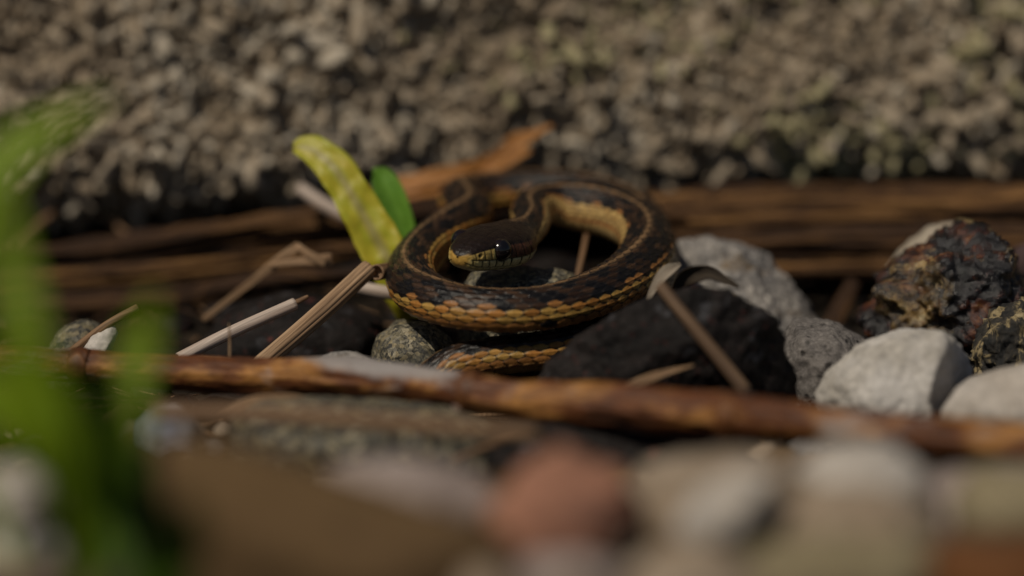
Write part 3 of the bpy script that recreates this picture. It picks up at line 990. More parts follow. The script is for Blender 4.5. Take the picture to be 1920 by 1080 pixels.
    stalk('short hollow brown stem with its open end beside the ribbed straw', [(706, 511, -0.65, .14), (760, 503, 0.3, .14), (830, 498, 1.3, .13)], W_BROWNSTRAW, name='hollow_stem', cat='stem', seed=12, n=28, ds=0.06, hollow=0.22, wob=0.03)
    stalk('pale flat straw lying behind the ribbed straw under the hollow stem', [(655, 535, 0.6, .11), (720, 548, 0.5, .12), (800, 560, 0.6, .10)], W_PALE, name='straw', cat='straw', seed=13, n=16)
    V, F, uv = tube([(*P(335, 672, -2.0), .10), (*P(430, 625, -1.6), .11), (*P(553, 570, -1.0), .11)], ds=0.06, n=24, ribs=8, ribamp=0.05, seed=14, hollow=0.25)
    base = P(335, 672, -2.0)
    root = thing('straw', base, 'smooth whitish straw slanting up from the brown stick beside the ribbed straw', 'straw')
    part('stem', V, F, W_PALE, root, base, uv=uv)
    V, F, uv = tube([(*P(545, 572, -1.0), .06), (*P(578, 556, -0.9), .035)], ds=0.06, n=10, seed=15)
    part('torn_tip', V, F, W_BROWNSTRAW, root, base, uv=uv)
    stalk('hair-thin upright bristle standing on the brown stick', [(430, 690, -3.4, .018), (431, 640, -3.3, .02), (429, 606, -3.3, .012)], W_STRAW, name='bristle', cat='bristle', seed=16, n=8, ds=0.08)
    # folded grass
    V1, F1, uv1 = ribbon([(*P(380, 600, 1.6), .05, 10), (*P(470, 530, 1.5), .07, 15), (*P(520, 490, 1.4), .09, 5), (*P(560, 461, 1.3), .085, 0)], crinkle=0.02, seed=4)
    base = P(380, 600, 1.6)
    root = thing('folded_grass_blade', base, 'dry tan grass blade folded into a sharp triangle against the brown stalks', 'grass blade')
    gm = leaf_mat('dry_grass', (0.34, 0.20, 0.105, 1), (0.44, 0.29, 0.17, 1), (0.20, 0.11, 0.055, 1), 0.15, 0.6)
    part('blade', V1, F1, gm, root, base, uv=uv1)
    V1, F1, uv1 = ribbon([(*P(556, 460, 1.28), .06, 0), (*P(585, 480, 1.22), .07, 10), (*P(614, 494, 1.2), .10, 20)], crinkle=0.02, seed=5)
    part('blade', V1, F1, gm, root, base, uv=uv1)
    V1, F1, uv1 = ribbon([(*P(505, 496, 1.38), .04, 0), (*P(560, 490, 1.3), .07, 0), (*P(622, 486, 1.24), .11, 10)], crinkle=0.02, seed=6)
    part('blade', V1, F1, gm, root, base, uv=uv1)
    # on and round the black stone
    stalk('brown straw lying down the face of the large black stone', [(1238, 535, -4.05, .10), (1290, 600, -4.4, .105), (1345, 668, -4.65, .11), (1400, 735, -4.9, .11)], W_DARKSTRAW, name='straw', cat='straw', seed=17, n=20, ribs=6, ribamp=0.05)
    V, F, uv = ribbon([(*P(1212, 570, -2.6), .03, 0), (*P(1230, 536, -2.6), .08, 10), (*P(1250, 510, -2.55), .11, 25), (*P(1276, 494, -2.5), .03, 50)], facing=(-0.6, -0.6, 0.5), cup=0.3, crinkle=0.03, seed=7)
    centred('dry_leaf', V, F, leaf_mat('papery_leaf', (0.34, 0.29, 0.23, 1), (0.25, 0.20, 0.15, 1), (0.16, 0.12, 0.085, 1), 0.1, 0.8), 'small pale papery leaf stuck between the snake and the black stone', 'leaf', uv=uv)
    V, F, uv = ribbon([(*P(1262, 545, -2.6), .10, 40), (*P(1285, 520, -2.7), .15, 20), (*P(1322, 512, -2.8), .14, 0), (*P(1352, 522, -3.0), .09, -15), (*P(1385, 540, -3.2), .02, -20)], cup=0.5, ragged=0.25, crinkle=0.05, seed=8, thick=0.03)
    centred('curled_leaf', V, F, leaf_mat('dark_curled_leaf', (0.018, 0.012, 0.008, 1), (0.045, 0.030, 0.016, 1), (0.018, 0.012, 0.008, 1), 0.05, 0.8), 'dark brown curled leaf arching over the top of the black stone', 'leaf', uv=uv)
    V, F, uv = ribbon([(*P(1150, 735, -4.75), .03, 0), (*P(1195, 718, -4.65), .07, 10), (*P(1250, 698, -4.55), .05, 0), (*P(1300, 685, -4.6), .02, 0)], crinkle=0.05, seed=9, ragged=0.3)
    centred('straw_shred', V, F, gm, 'tan shred of straw low on the face of the black stone', 'straw', uv=uv)
    stalk('thin straw lying inside the coil under the raised neck loop', [(1060, 600, 0.6, .05), (1085, 510, 1.2, .055), (1100, 440, 2.0, .05)], W_BROWNSTRAW, name='straw', cat='straw', seed=18, n=10)
    # left background litter
    stalk('thin stem slanting over the mottled grey stone and the cream chip', [(120, 668, -1.4, .06), (200, 610, -1.5, .075), (258, 576, -1.3, .06)], W_BROWNSTRAW, name='straw', cat='straw', seed=19, n=12)
    stalk('dark twig leaning in the shadow under the carpet by the tall weed leaf', [(20, 470, 5.9, .08), (80, 415, 6.6, .09), (150, 370, 7.3, .07)], W_BROWNSTRAW, name='twig', cat='twig', seed=20, n=10)
    stalk('dark forked twig in the shadow under the carpet', [(190, 400, 6.9, .05), (240, 440, 6.3, .06), (290, 470, 5.7, .05)], W_BROWNSTRAW, name='twig', cat='twig', seed=21, n=10)
    stalk('pinkish broken twig end poking out behind the yellow-green shoot', [(562, 352, 4.9, .11), (605, 382, 4.6, .12), (680, 420, 4.3, .11), (740, 455, 4.2, .1)], W_PALE, name='twig', cat='twig', seed=22, n=14, wob=0.06)
    # foreground litter below the stick
    V, F, uv = ribbon([(*P(405, 775, -4.9), .05, 0), (*P(470, 758, -4.9), .12, 10), (*P(540, 750, -4.8), .10, 5), (*P(600, 752, -4.7), .03, 0)], crinkle=0.03, seed=10)
    centred('grass_blade', V, F, gm, 'pale dry grass blade lying on the speckled stone under the brown stick', 'grass blade', uv=uv)
    stalk('thin bent brown straw against the black stone below the stick', [(850, 862, -7.2, .04), (920, 835, -7.0, .05), (1000, 812, -6.8, .05)], W_BROWNSTRAW, name='straw', cat='straw', seed=23, n=10)
    stalk('blurred brown stem running low across the speckled stone', [(290, 772, -9.5, .13), (500, 778, -9.6, .14), (760, 796, -9.8, .13), (1010, 815, -10.0, .10)], W_BROWNSTRAW, name='dry_stalk', cat='stalk', seed=24, n=14, wob=0.06)
    # dried orange leaf
    om = leaf_mat('dried_orange_leaf', (0.42, 0.16, 0.03, 1), (0.56, 0.27, 0.075, 1), (0.22, 0.085, 0.02, 1), 0.3, 0.5)
    base = P(745, 372, 5.0)
    root = thing('dried_leaf', base, 'twisted orange-brown dried leaf with a slit in it behind the snake', 'leaf')
    V, F, uv = ribbon([(*P(700, 362, 4.9), .15, 0), (*P(770, 345, 4.9), .20, 0), (*P(840, 325, 4.9), .16, 20), (*P(890, 312, 4.9), .13, 40), (*P(930, 296, 5.0), .14, 30), (*P(965, 268, 5.1), .16, 20), (*P(1000, 252, 5.2), .09, 0), (*P(1036, 238, 5.3), .05, 0)], facing=(-0.25, -0.8, 0.6), crinkle=0.05, seed=12, cup=0.2, ragged=0.12)
    part('leaf_strip', V, F, om, root, base, uv=uv)
    V, F, uv = ribbon([(*P(690, 372, 4.8), .13, 0), (*P(770, 362, 4.8), .16, 0), (*P(850, 350, 4.8), .13, -15), (*P(895, 335, 4.8), .11, -20), (*P(925, 314, 4.85), .13, 0), (*P(960, 294, 4.95), .12, 15), (*P(995, 281, 5.0), .06, 0)], facing=(-0.25, -0.8, 0.6), crinkle=0.05, seed=13, cup=0.2, ragged=0.12)
    part('leaf_strip', V, F, om, root, base, uv=uv)


build_stalks()
build_litter()

# ------------------------------------------------------------------ green shoot and weed
def build_greens():
    ym = leaf_mat('yellowing_leaf', (0.40, 0.42, 0.026, 1), (0.52, 0.45, 0.035, 1), (0.46, 0.31, 0.03, 1), 0.2, 0.42, mid=(0.35, 0.30, 0.13, 1))
    gmt = leaf_mat('fresh_green_leaf', (0.14, 0.32, 0.03, 1), (0.20, 0.40, 0.05, 1), (0.09, 0.22, 0.02, 1), 0.3, 0.42)
    base = P(775, 640, 1.2)
    root = thing('shoot', base, 'young shoot with one yellowing leaf and one green leaf behind the coil', 'shoot')
    V, F, uv = ribbon([(*P(775, 600, 1.1), .26, 0), (*P(736, 505, 1.0), .37, 0), (*P(708, 450, 1.15), .385, 0), (*P(668, 380, 1.35), .36, 5), (*P(630, 320, 1.6), .33, 10), (*P(592, 286, 1.8), .27, 20), (*P(568, 277, 1.9), .22, 25), (*P(550, 278, 1.95), .10, 25)], thick=0.03, nx=14, cup=0.22, crinkle=0.06, seed=3, ragged=0.05, ds=0.05)
    o = part('leaf', V, F, ym, root, base, uv=uv)
    o['label'] = 'yellowing strap-shaped leaf'
    V, F, uv = ribbon([(*P(785, 560, 1.7), .18, 0), (*P(766, 480, 1.8), .22, 0), (*P(746, 410, 1.9), .28, 0), (*P(727, 360, 2.0), .27, 10), (*P(712, 330, 2.1), .19, 18), (*P(700, 316, 2.12), .03, 22)], thick=0.03, nx=14, cup=0.2, vfold=0.25, crinkle=0.02, seed=6, ds=0.05)
    o = part('leaf', V, F, gmt, root, base, uv=uv)
    o['label'] = 'fresh green folded leaf'
    # out of focus weed at the left front
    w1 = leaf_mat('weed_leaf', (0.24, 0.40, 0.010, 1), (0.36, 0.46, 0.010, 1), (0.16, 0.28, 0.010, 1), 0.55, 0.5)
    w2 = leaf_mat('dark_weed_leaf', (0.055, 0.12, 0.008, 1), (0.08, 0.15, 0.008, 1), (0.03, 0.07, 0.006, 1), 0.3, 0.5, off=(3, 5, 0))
    base = P(150, 1260, -17.5)
    root = thing('weed', base, 'green leafy weed with upright blades growing in front of the stick', 'weed')
    blades = [
        (w1, [(150, 1260, -14, .05, 0), (140, 1000, -14.2, .07, 0), (80, 800, -14.3, .22, 0), (48, 660, -14.2, .28, 10), (26, 520, -13.8, .24, 20), (8, 400, -13.4, .14, 20), (-8, 290, -13.2, .01, 20)]),
        (w1, [(130, 1260, -13, .06, 0), (-90, 760, -12.6, .16, 0), (-80, 440, -12.3, .40, -20), (20, 298, -12.0, .38, -30), (110, 232, -11.8, .22, -30), (215, 172, -11.6, .01, -30)]),
        (w1, [(160, 1260, -13.6, .05, 0), (185, 980, -13.4, .10, 0), (222, 830, -13.0, .30, 10), (240, 730, -12.6, .27, 10), (264, 640, -12.3, .25, 0), (288, 548, -12.2, .02, 0)]),
        (w1, [(150, 1260, -14.4, .05, 0), (130, 1000, -14.8, .08, 0), (90, 850, -15.0, .34, 30), (0, 760, -15.0, .42, 30), (-120, 700, -15, .1, 30)]),
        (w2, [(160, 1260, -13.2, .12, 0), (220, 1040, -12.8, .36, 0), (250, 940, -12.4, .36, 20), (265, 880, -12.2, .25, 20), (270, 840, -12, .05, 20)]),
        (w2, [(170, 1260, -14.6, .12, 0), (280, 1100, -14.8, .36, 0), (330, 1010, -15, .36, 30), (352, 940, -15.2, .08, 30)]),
        (w1, [(155, 1260, -14.0, .05, 0), (165, 980, -13.8, .12, 0), (165, 850, -13.6, .36, -15), (120, 740, -13.4, .36, -25), (70, 690, -13.2, .10, -25)]),
    ]
    for k, (mt, pts) in enumerate(blades):
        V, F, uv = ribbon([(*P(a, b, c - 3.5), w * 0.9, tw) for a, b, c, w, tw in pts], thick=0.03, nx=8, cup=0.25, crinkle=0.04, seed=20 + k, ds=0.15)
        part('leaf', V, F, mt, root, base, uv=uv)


build_greens()

# ------------------------------------------------------------------ the snake
ROW_B = np.array([7.5, 20.5, 34, 47.5, 61.5, 76, 92, 109, 127.0])           # row borders in degrees from the spine
ROW_C = np.r_[0, 0.5 * (ROW_B[:-1] + ROW_B[1:])]


def row_coord(adeg):
    """angle from the spine (0..180) -> row number (0 spine, 8 lowest side row, >8.5 belly)"""
    return np.interp(adeg, np.r_[0, ROW_B, 180], np.r_[0, np.arange(9) + 0.5, 13])


def build_snake():
    # px, py, depth y, radius, dorsal lean x, dorsal lean y     snout first
    K = [
        (858, 482, -1.95, .3, 0, -.2), (904, 469, -1.25, .3, 0, -.2), (946, 457, -0.6, .3, 0, -.16), (982, 438, 0.2, .3, 0, -.1),
        (998, 418, 0.8, .31, 0, 0), (994, 400, 1.5, .34, 0, -.05), (1010, 387, 2.15, .38, 0, -.25), (1055, 384, 2.45, .44, 0, -.42), (1105, 390, 2.3, .48, 0, -.45), (1160, 407, 1.9, .48, 0, -.30),
        (1205, 436, 1.2, .47, .0, -.1), (1213, 474, 0.3, .47, .05, .05), (1180, 518, -0.7, .46, 0.0, .1), (1110, 557, -1.6, .44, 0, .12), (1020, 583, -2.15, .43, 0, .14), (920, 588, -2.3, .43, 0, .14),
        (840, 574, -1.95, .43, -.05, .1), (785, 546, -1.25, .43, -.22, 0), (771, 512, -0.4, .43, -.3, 0), (793, 473, 0.6, .42, -.25, 0), (840, 434, 1.5, .42, -.1, 0), (880, 405, 2.4, .42, 0, 0),
        (872, 382, 3.2, .42, 0, -.1), (868, 372, 3.9, .42, 0, -.1), (915, 364, 4.35, .42, 0, -.1), (1000, 358, 4.45, .42, 0, -.05), (1100, 366, 4.2, .42, 0, -.05), (1185, 395, 3.4, .42, 0, 0),
        (1220, 450, 2.2, .42, 0, 0), (1226, 520, 0.8, .41, 0, 0), (1200, 580, -0.6, .40, 0, .25), (1130, 630, -1.5, .39, 0, .45), (1030, 660, -2.0, .38, 0, 0.5), (930, 672, -2.15, .37, 0, .5),
        (850, 688, -2.25, .35, 0, .35), (790, 730, -2.3, .32, 0, .1), (740, 765, -1.8, .28, 0, 0), (690, 775, -0.9, .23, 0, 0), (660, 760, 0.2, .17, 0, 0), (650, 735, 1.2, .10, 0, 0), (660, 720, 2.0, .03, 0, 0)]
    ctrl = np.array([(*P(a, b, y), r, ux, uy) for a, b, y, r, ux, uy in K])
    c = catmull(ctrl, 20)
    d = np.r_[0, np.cumsum(np.linalg.norm(np.diff(c[:, :3], axis=0), axis=1))]
    L = d[-1]
    sk_ = [d[q * 20] for q in range(len(K))]
    s = np.r_[0, np.geomspace(0.004, 0.1, 14), np.arange(0.11, 2.2, 0.011), np.arange(2.2, L, 0.024)]
    c = np.stack([np.interp(s, d, c[:, k]) for k in range(6)], 1)
    # soften the polyline corners left by the linear interpolation
    ker = np.hanning(9)
    ker /= ker.sum()
    for k in range(6):
        cc = np.convolve(np.pad(c[:, k], 4, mode='edge'), ker, 'valid')
        w = smooth(0.05, 0.3, s) * (1 - smooth(L - 0.3, L - 0.1, s))
        c[:, k] = c[:, k] * (1 - w) + cc * w
    C, R = c[:, :3], c[:, 3]
    T, D, S = frames(C, np.stack([c[:, 4], c[:, 5], np.ones(len(c))], 1))
    m = len(s)
    n = 224
    a = (np.arange(n) / n) * 2 * math.pi                       # 0 = spine, towards +S first
    sa, ca = np.sin(a), np.cos(a)
    adeg = np.degrees(np.where(a > math.pi, 2 * math.pi - a, a))
    side = np.where(a > math.pi, -1, 1)

    # cross sections: head blends into body
    hs = [0.0, .012, .04, .10, .20, .36, .55, .80, 1.05, 1.30, 1.52, 1.75, 1.95, 2.2, 2.6]
    hw = [.02, .10, .16, .225, .285, .345, .40, .46, .515, .555, .555, .50, .43, .37, .335]
    ht = [.015, .045, .075, .115, .165, .215, .255, .295, .315, .32, .315, .31, .31, .315, .32]
    hb = [.015, .07, .11, .15, .185, .215, .235, .25, .262, .272, .28, .285, .29, .30, .31]
    pk = [.9, .85, .8, .78, .76, .74, .74, .74, .76, .80, .84, .9, .95, 1.0, 1.0]
    HSC = 1.0
    hs = [q * HSC for q in hs]
    ht = [q * 1.15 for q in ht]
    hw = [q * 1.04 for q in hw]
    hb = [q * 1.28 for q in hb]
    body_blend = smooth(1.8, 2.6, s)
    W = np.interp(s, hs, hw) * (1 - body_blend) + R * body_blend
    HT = np.interp(s, hs, ht) * (1 - body_blend) + R * 0.97 * body_blend
    HB = np.interp(s, hs, hb) * (1 - body_blend) + R * 0.90 * body_blend
    PK = np.interp(s, hs, pk) * (1 - body_blend) + 1.0 * body_blend
    X = W[:, None] * np.sign(sa)[None, :] * np.abs(sa)[None, :] ** PK[:, None]
    czp = np.sign(ca)[None, :] * np.abs(ca)[None, :] ** PK[:, None]
    Z = np.where(ca[None, :] >= 0, HT[:, None] * czp, HB[:, None] * czp)
    # the belly is flatter than the back
    fl = (smooth(2.0, 3.0, s) * 0.22)[:, None]
    Z = np.where(ca[None, :] < 0, Z * (1 - fl * smooth(0.6, 1.0, -ca)[None, :]), Z)
    nx = sa[None, :] / np.maximum(W[:, None], .02)
    nz = ca[None, :] / np.maximum(np.where(ca[None, :] >= 0, HT[:, None], HB[:, None]), .02)
    nl = np.sqrt(nx ** 2 + nz ** 2)
    nx, nz = nx / nl, nz / nl

    # ---- body scales: staggered overlapping lozenges, the free tip towards the tail
    SS = np.repeat(s, n)
    AA = np.tile(adeg, m)
    SD = np.tile(side, m)
    LEN = 0.245
    inner = smooth(2.2, 3.2, SS) * (1 - smooth(6.5, 9.0, SS)) * (SD > 0)
    inner = np.maximum(inner, 0.5 * smooth(sk_[15], sk_[17], SS) * (1 - smooth(sk_[19], sk_[21], SS)) * (SD > 0))
    v = row_coord(np.minimum(AA * (1 + 0.6 * inner), 180)) * SD                                       # signed rows
    u = SS / LEN
    best = np.full(len(u), -1.0)
    second = np.full(len(u), -1.0)
    edge = np.zeros(len(u))
    bi = np.zeros(len(u), np.int64)
    bj = np.zeros(len(u), np.int64)
    tip = np.zeros(len(u))
    along = np.zeros(len(u))
    cross = np.zeros(len(u))
    j0 = np.round(v).astype(np.int64)
    for dj in (-1, 0, 1):
        jj = np.clip(j0 + dj, -8, 8)
        off = 0.5 * (np.abs(jj) % 2)
        i0 = np.floor(u - off).astype(np.int64)
        for di in (-1, 0, 1):
            ii = i0 + di
            x = u - (ii + off + 0.5)
            y = v - jj
            xn = x / 0.86
            w = np.where(xn < 0, 0.98 * np.sqrt(np.clip(1 - xn ** 2, 0, 1)), 0.98 * np.clip(1 - np.clip(xn, 0, 1) ** 1.7, 0, 1) ** 0.85)
            inside = (np.abs(y) < w) & (np.abs(xn) < 1)
            h = 0.30 + 0.70 * (xn + 1) / 2 - 0.38 * (y / np.maximum(w, .05)) ** 2 * 0.8 + 0.16 * np.exp(-(y / 0.10) ** 2) * (np.abs(jj) < 8)
            h = np.where(inside, h, -1)
            key = ii * 64 + jj
            up_ = h > best
            second = np.where(up_, best, np.where(key != bi * 64 + bj, np.maximum(second, h), second))
            best = np.where(up_, h, best)
            ed = 1 - np.abs(y) / np.maximum(w, 1e-3)
            edge = np.where(up_, ed, edge)
            bi = np.where(up_, ii, bi)
            bj = np.where(up_, jj, bj)
            tip = np.where(up_, xn, tip)
            cross = np.where(up_, y, cross)
    gapd = np.where(best < 0, 0, best - np.maximum(second, -1))
    best = np.clip(best, 0, 1.2)
    belly = np.abs(v) > 8.55
    # belly shields: one broad plate per scale length
    bu = u - np.floor(u)
    bh = 0.35 + 0.6 * bu
    bid = np.floor(u).astype(np.int64)
    best = np.where(belly, bh, best)
    fade = smooth(1.6, 2.1, SS) * (1 - smooth(L - 1.5, L, SS) * 0.7)
    Rr = np.repeat(R, n)
    disp = (best - 0.5) * 0.042 * (Rr / 0.42) * fade

    # ---- head relief
    XX, ZZ = X.ravel(), Z.ravel()
    Wn = np.repeat(W, n)
    head = 1 - smooth(1.75, 2.0, SS)
    ang = AA

    def groove(dist, width):
        return np.exp(-(dist / width) ** 2)
    g = np.zeros(len(SS))
    ax = np.abs(XX)
    SB = SS
    SS = SS / HSC
    top = 1 - smooth(50, 58, ang)
    # top plates: internasals, prefrontals, frontal with supraoculars, parietals
    g_top = np.zeros(len(SS))
    g_top = np.maximum(g_top, groove(SS - (.24 + .25 * ax), .018))
    g_top = np.maximum(g_top, groove(SS - (.42 + .12 * ax), .018))
    g_top = np.maximum(g_top, groove(SS - (.60 - .05 * ax), .018))
    g_top = np.maximum(g_top, groove(SS - (1.08 - .45 * ax), .018) * (ax < .34))
    g_top = np.maximum(g_top, groove(ax - (.155 - .06 * (SS - .6)), .014) * (SS > .60) * (SS < 1.06))
    g_top = np.maximum(g_top, groove(ax, .014) * ((SS < .60) | (SS > 1.06)) * (SS < 1.62))
    g_top = np.maximum(g_top, groove(SS - (1.62 - .35 * (ax / .4) ** 2), .02) * (ax < .40))
    g = np.maximum(g, g_top * top * .5)
    # side of the head
    ul_top, ul_bot, ll_bot = 95.0, 122.0, 140.0
    lab = np.array([.13, .30, .45, .61, .79, .98, 1.21, 1.45])
    dl = np.min(np.abs(SS[:, None] - lab[None, :] - 0.0012 * (ang - 104)[:, None]), axis=1)
    in_ul = (ang > ul_top) & (ang < ul_bot) & (SS < 1.62)
    in_ll = (ang > ul_bot) & (ang < ll_bot) & (SS < 1.5)
    lab2 = lab - .07
    dl2 = np.min(np.abs(SS[:, None] - lab2[None, :]), axis=1)
    wedge = .006 + .016 * np.clip((ul_bot - 5 - ang) / (ul_bot - ul_top), 0, 1) * smooth(.35, .75, SS)
    g = np.maximum(g, groove(dl, .014) * in_ul)
    g = np.maximum(g, groove(dl2, .014) * in_ll * 0.7)
    mouth = groove((ang - ul_bot) / 180 * math.pi * Wn, .014) * (SS < 1.66) * (SS > .03)
    g = np.maximum(g, mouth * 1.3)
    g = np.maximum(g, groove((ang - ul_top) / 180 * math.pi * Wn, .011) * (SS < 1.6) * (SS > .1))
    g = np.maximum(g, groove((ang - ll_bot) / 180 * math.pi * Wn, .013) * (SS < 1.5) * (SS > .1) * .7)
    pre = (ang > 58) & (ang < ul_top)
    for q in (.155, .33, .47, .56):
        g = np.maximum(g, groove(SS - q - .0008 * (ang - 70), .011) * pre)
    for q in (1.02, 1.22, 1.42):
        g = np.maximum(g, groove(SS - q - .002 * (ang - 70), .013) * pre * .8)
    EYE_S, EYE_A = .76, 77.0
    eye_d = np.hypot(SS - EYE_S, (ang - EYE_A) / 180 * math.pi * Wn)
    socket = smooth(.20, .12, eye_d) if False else 1 - smooth(.14, .22, eye_d)
    nos_d = np.hypot((SS - .24) / .9, (ang - 80) / 180 * math.pi * Wn)
    nostril = 1 - smooth(.028, .055, nos_d)
    brow = np.exp(-((SS - EYE_S) / .22) ** 2) * np.exp(-((ang - 54) / 9) ** 2)
    cheek = np.exp(-((SS - 1.25) / .25) ** 2) * np.exp(-((ang - 92) / 20) ** 2)
    hd = -0.016 * g - 0.05 * nostril - 0.045 * socket + 0.032 * brow + 0.02 * cheek
    hd += 0.004 * fbm(np.stack([SS * 22, XX * 22, ZZ * 22], 1), 2, 4)
    disp = disp + hd * head * smooth(0.0, 0.06, SS)

    V = np.repeat(C, n, 0) + XX[:, None] * np.repeat(S, n, 0) + ZZ[:, None] * np.repeat(D, n, 0)
    V = V + (disp * nx.ravel())[:, None] * np.repeat(S, n, 0) + (disp * nz.ravel())[:, None] * np.repeat(D, n, 0)

    # ---- colour: pigment of every scale
    SS = SB
    def rnd(i, j, k):
        return (_hash(i, j, np.full_like(i, k), 5) + 1) / 2
    r1, r2 = rnd(bi, bj, 1), rnd(bi, bj, 2)
    col = np.zeros((len(SS), 3))
    aj = np.abs(bj)
    black = np.array([.0055, .005, .0055])
    brown = np.array([.020, .0105, .0065])
    brown2 = np.array([.055, .030, .017])
    tan = np.array([.135, .08, .04])
    orange = np.array([.34, .145, .032])
    gold = np.array([.38, .22, .055])
    rusty = np.array([.26, .115, .034])
    # chequer of black blotches along rows 1-5, two alternating series
    sx = bi + 0.5 * (aj % 2)
    ph = np.sin(sx * 2 * math.pi / 3.2 + np.where(aj >= 3, math.pi, 0) + 1.3 * np.sign(bj) + 1.2 * vnoise(np.stack([sx * .35, aj * .5, 0 * sx], 1), 3))
    dors = np.where((ph + 0.7 * (r1 - .5) > .0)[:, None], black, brown + (brown2 - brown) * (r2 ** 2)[:, None])
    col[:] = dors
    st = (aj == 0)
    col[st] = (tan * (0.75 + 0.5 * r1)[:, None])[st]
    half = (aj == 1) & (np.abs(v) < 0.72)
    col[half] = (0.55 * tan * (0.7 + .6 * r1)[:, None])[half]
    lat = (aj == 6) | (aj == 7)
    base_l = orange + (gold - orange) * smooth(.15, .85, r1)[:, None]
    col[lat] = (base_l * (0.75 + .4 * r2)[:, None])[lat]
    r5 = (aj == 5) & (r1 > .72)
    col[r5] = (rusty * .9)[None, :]
    low = aj == 8
    col[low] = (rusty * (0.7 + .6 * r1)[:, None])[low]
    dk = (aj == 8) & (r2 > .95)
    col[dk] = black * 2
    # thin paler upper rim on the side stripe scales, dark skin between the scales
    rim = lat & (edge < .42) & (np.sign(bj) * cross < 0)
    col[rim] = col[rim] * .6 + np.array([.42, .36, .10]) * .4
    skin = 1 - smooth(.05, .28, gapd)
    skin = np.where(belly, 0, skin)
    tipd = smooth(.80, .95, tip) * (~belly)
    sk = np.clip(np.maximum(skin, tipd), 0, 1)[:, None]
    col = col * (1 - sk) + np.array([.012, .010, .009]) * sk
    # slim pale keel on dark scales
    kel = np.exp(-(cross / .07) ** 2) * (~belly) * (aj < 6) * (tip > -.5)
    col = col * (1 + 0.9 * kel[:, None])
    # belly
    rb = rnd(bid, bid * 0, 7)
    bel = np.array([.42, .25, .085]) + (np.array([.46, .32, .14]) - np.array([.42, .25, .085])) * smooth(9.5, 11.5, np.abs(v))[:, None]
    bel = bel * (0.85 + .25 * rb)[:, None]
    bel = bel * (1 - .75 * smooth(.90, .97, bu) * 1.0)[:, None]
    spot = np.hypot((bu - .5) / .38, (np.abs(v) - 9.0) / .42)
    bel = np.where(((spot < 1) & (rb > .35))[:, None], np.array([.03, .016, .013]), bel)
    red = np.exp(-((np.abs(v) - 9.1) / .5) ** 2)[:, None] * .55
    bel = bel * (1 - red) + np.array([.36, .12, .05]) * red
    col = np.where(belly[:, None], bel, col)
    # forebody: paler yellow sides on the neck loop
    fore = (1 - smooth(7.0, 9.5, SS))[:, None]
    lo = ((aj >= 6) & ~belly)[:, None]
    col = np.where(lo, col * (1 - fore * .7) + np.array([.50, .34, .13]) * (0.75 + .5 * r1)[:, None] * (1 - sk * .75) * fore * .7, col)

    # head pigment
    hc = np.zeros_like(col)
    SS = SS / HSC
    dtop = np.array([.013, .0075, .0055])
    dred = np.array([.075, .030, .016])
    cream = np.array([.64, .52, .24])
    yel = np.array([.48, .33, .10])
    hc[:] = dtop
    t = smooth(64, 70, ang)[:, None]
    snout_side = yel
    behind = smooth(.86, .96, SS)[:, None]
    hc = hc * (1 - t) + (snout_side * (1 - behind) + dred * behind) * t
    t = smooth(ul_top - 2, ul_top + 2, ang)[:, None]
    creamv = cream * (1 - .35 * smooth(1.2, 1.7, SS))[:, None] + np.array([.03, 0, -.05]) * (1 - smooth(.1, .5, SS))[:, None]
    hc = hc * (1 - t) + creamv * t
    t = smooth(ll_bot, ll_bot + 8, ang)[:, None]
    hc = hc * (1 - t) + np.array([.46, .40, .22]) * t
    # rostral front is orange-yellow
    t = ((1 - smooth(.03, .10, SS)) * smooth(40, 60, ang))[:, None]
    hc = hc * (1 - t) + np.array([.44, .26, .06]) * t
    hc = hc * (1 - .85 * np.clip(g, 0, 1) * smooth(50, 60, ang))[:, None]
    hc = hc * (1 - .5 * np.clip(g, 0, 1))[:, None]
    bars = (1 - smooth(wedge * .7, wedge * 1.3, dl)) * in_ul * smooth(.25, .4, SS)
    hc = hc * (1 - bars)[:, None] + np.array([.008, .007, .006]) * bars[:, None]
    hc = hc * (1 - nostril)[:, None] + .004 * nostril[:, None]
    ring = (1 - smooth(.19, .225, eye_d)) * (SS > EYE_S - .15)
    hc = hc * (1 - ring)[:, None] + np.array([.008, .006, .006]) * ring[:, None]
    prec = np.exp(-((SS - .545) / .03) ** 2) * (ang > 66) * (ang < 93)
    hc = hc * (1 - .6 * prec)[:, None] + np.array([.52, .46, .17]) * .6 * prec[:, None]
    speck = vnoise(np.stack([SS * 34, XX * 34, ZZ * 34], 1), 8)
    hc = hc * (1 + .25 * speck)[:, None]
    hm = (1 - smooth(1.62, 1.85, SS + .12 * (ang / 90 - 1)))[:, None]
    col = col * (1 - hm) + hc * hm
    col = np.clip(col, 0.002, .8)

    i = np.arange(m - 1)[:, None] * n
    j = np.arange(n)[None, :]
    jn = (j + 1) % n
    F = np.stack([(i + j).ravel(), (i + jn).ravel(), (i + n + jn).ravel(), (i + n + j).ravel()], 1)
    base = np.array([0, 0, -0.2])

    sm = M('snake_scales', 0.3, 0.32)
    at = sm.n('ShaderNodeAttribute', attribute_name='Col')
    vv = sm.pos()
    cc = sm.mix(0.35, at.outputs[0], sm.ramp(sm.noise(vv, 1500, 3), [(0.25, (0.2,) * 3), (0.75, (0.8,) * 3)]), 'OVERLAY')
    sm.color(cc)
    sm.l(sm.ramp(sm.noise(vv, 900, 3), [(0.3, (0.24,) * 3), (0.7, (0.42,) * 3)]), sm.b.inputs['Roughness'])
    sm.bump(sm.noise(vv, 3200, 3, 0.6), 0.010)
    root = thing('snake', base, 'small dark garter snake with orange side stripes coiled on the stones', 'snake')
    part('body', V, F, sm.m, root, base, col=col)

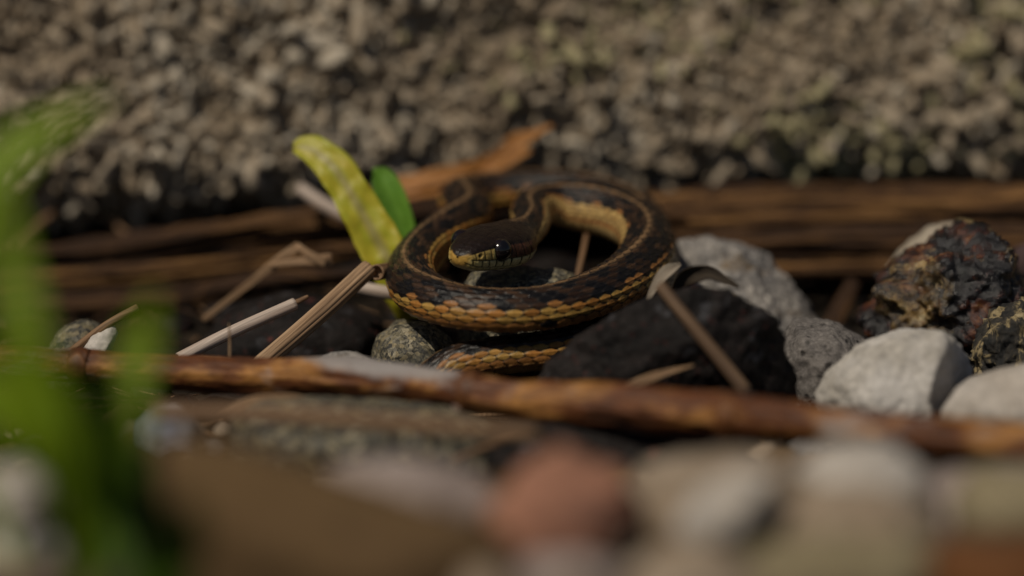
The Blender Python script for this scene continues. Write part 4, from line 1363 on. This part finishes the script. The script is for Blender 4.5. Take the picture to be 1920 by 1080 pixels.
    # ---- eyes: glossy ball with a huge pupil
    em = M('snake_eye', 0.05, 0.45)
    em.color((0.006, 0.005, 0.006, 1))
    em.b.inputs['Coat Weight'].default_value = 0.3
    im = M('snake_iris', 0.15, 0.6)
    im.color((0.010, 0.005, 0.004, 1))
    im.b.inputs['Coat Weight'].default_value = 0.3
    EYE_S = EYE_S * HSC
    k = int(np.argmin(np.abs(s - EYE_S)))
    Dv, Fv = ico(4)
    for sg in (1, -1):
        aa = math.radians(EYE_A)
        X0 = np.interp(EYE_S, s, W) * abs(math.sin(aa)) ** PK[k] * sg
        Z0 = np.interp(EYE_S, s, HT) * abs(math.cos(aa)) ** PK[k]
        nrm = S[k] * sg * 0.97 + D[k] * 0.2
        nrm /= np.linalg.norm(nrm)
        ctr = C[k] + X0 * S[k] + Z0 * D[k] - nrm * 0.085
        VV = ctr + Dv * 0.198
        o = part('eye', VV, Fv, im.m, root, base)
        # pupil: a slightly larger cap of the ball
        e1 = T[k]
        e2 = np.cross(nrm, e1)
        th = np.linspace(0, math.radians(66), 10)
        ph_ = np.linspace(0, 2 * math.pi, 40, endpoint=False)
        pv = [ctr + nrm * 0.2005]
        for t_ in th[1:]:
            for p_ in ph_:
                pv.append(ctr + 0.2005 * (math.cos(t_) * nrm + math.sin(t_) * (math.cos(p_) * e1 + math.sin(p_) * e2)))
        for p_ in ph_:
            t_ = th[-1]
            pv.append(ctr + 0.180 * (math.cos(t_) * nrm + math.sin(t_) * (math.cos(p_) * e1 + math.sin(p_) * e2)))
        pf = []
        q = len(ph_)
        for j_ in range(q):
            pf.append((0, 1 + j_, 1 + (j_ + 1) % q))
        for r_ in range(len(th) - 1):
            for j_ in range(q):
                a0 = 1 + r_ * q
                pf.append((a0 + j_, a0 + q + j_, a0 + q + (j_ + 1) % q, a0 + (j_ + 1) % q))
        pup = mesh_of('pupil', np.array(pv) - base, pf, em.m)
        po = bpy.data.objects.new('pupil', pup)
        COL.objects.link(po)
        po.parent = o


build_snake()
bpy.context.view_layer.update()
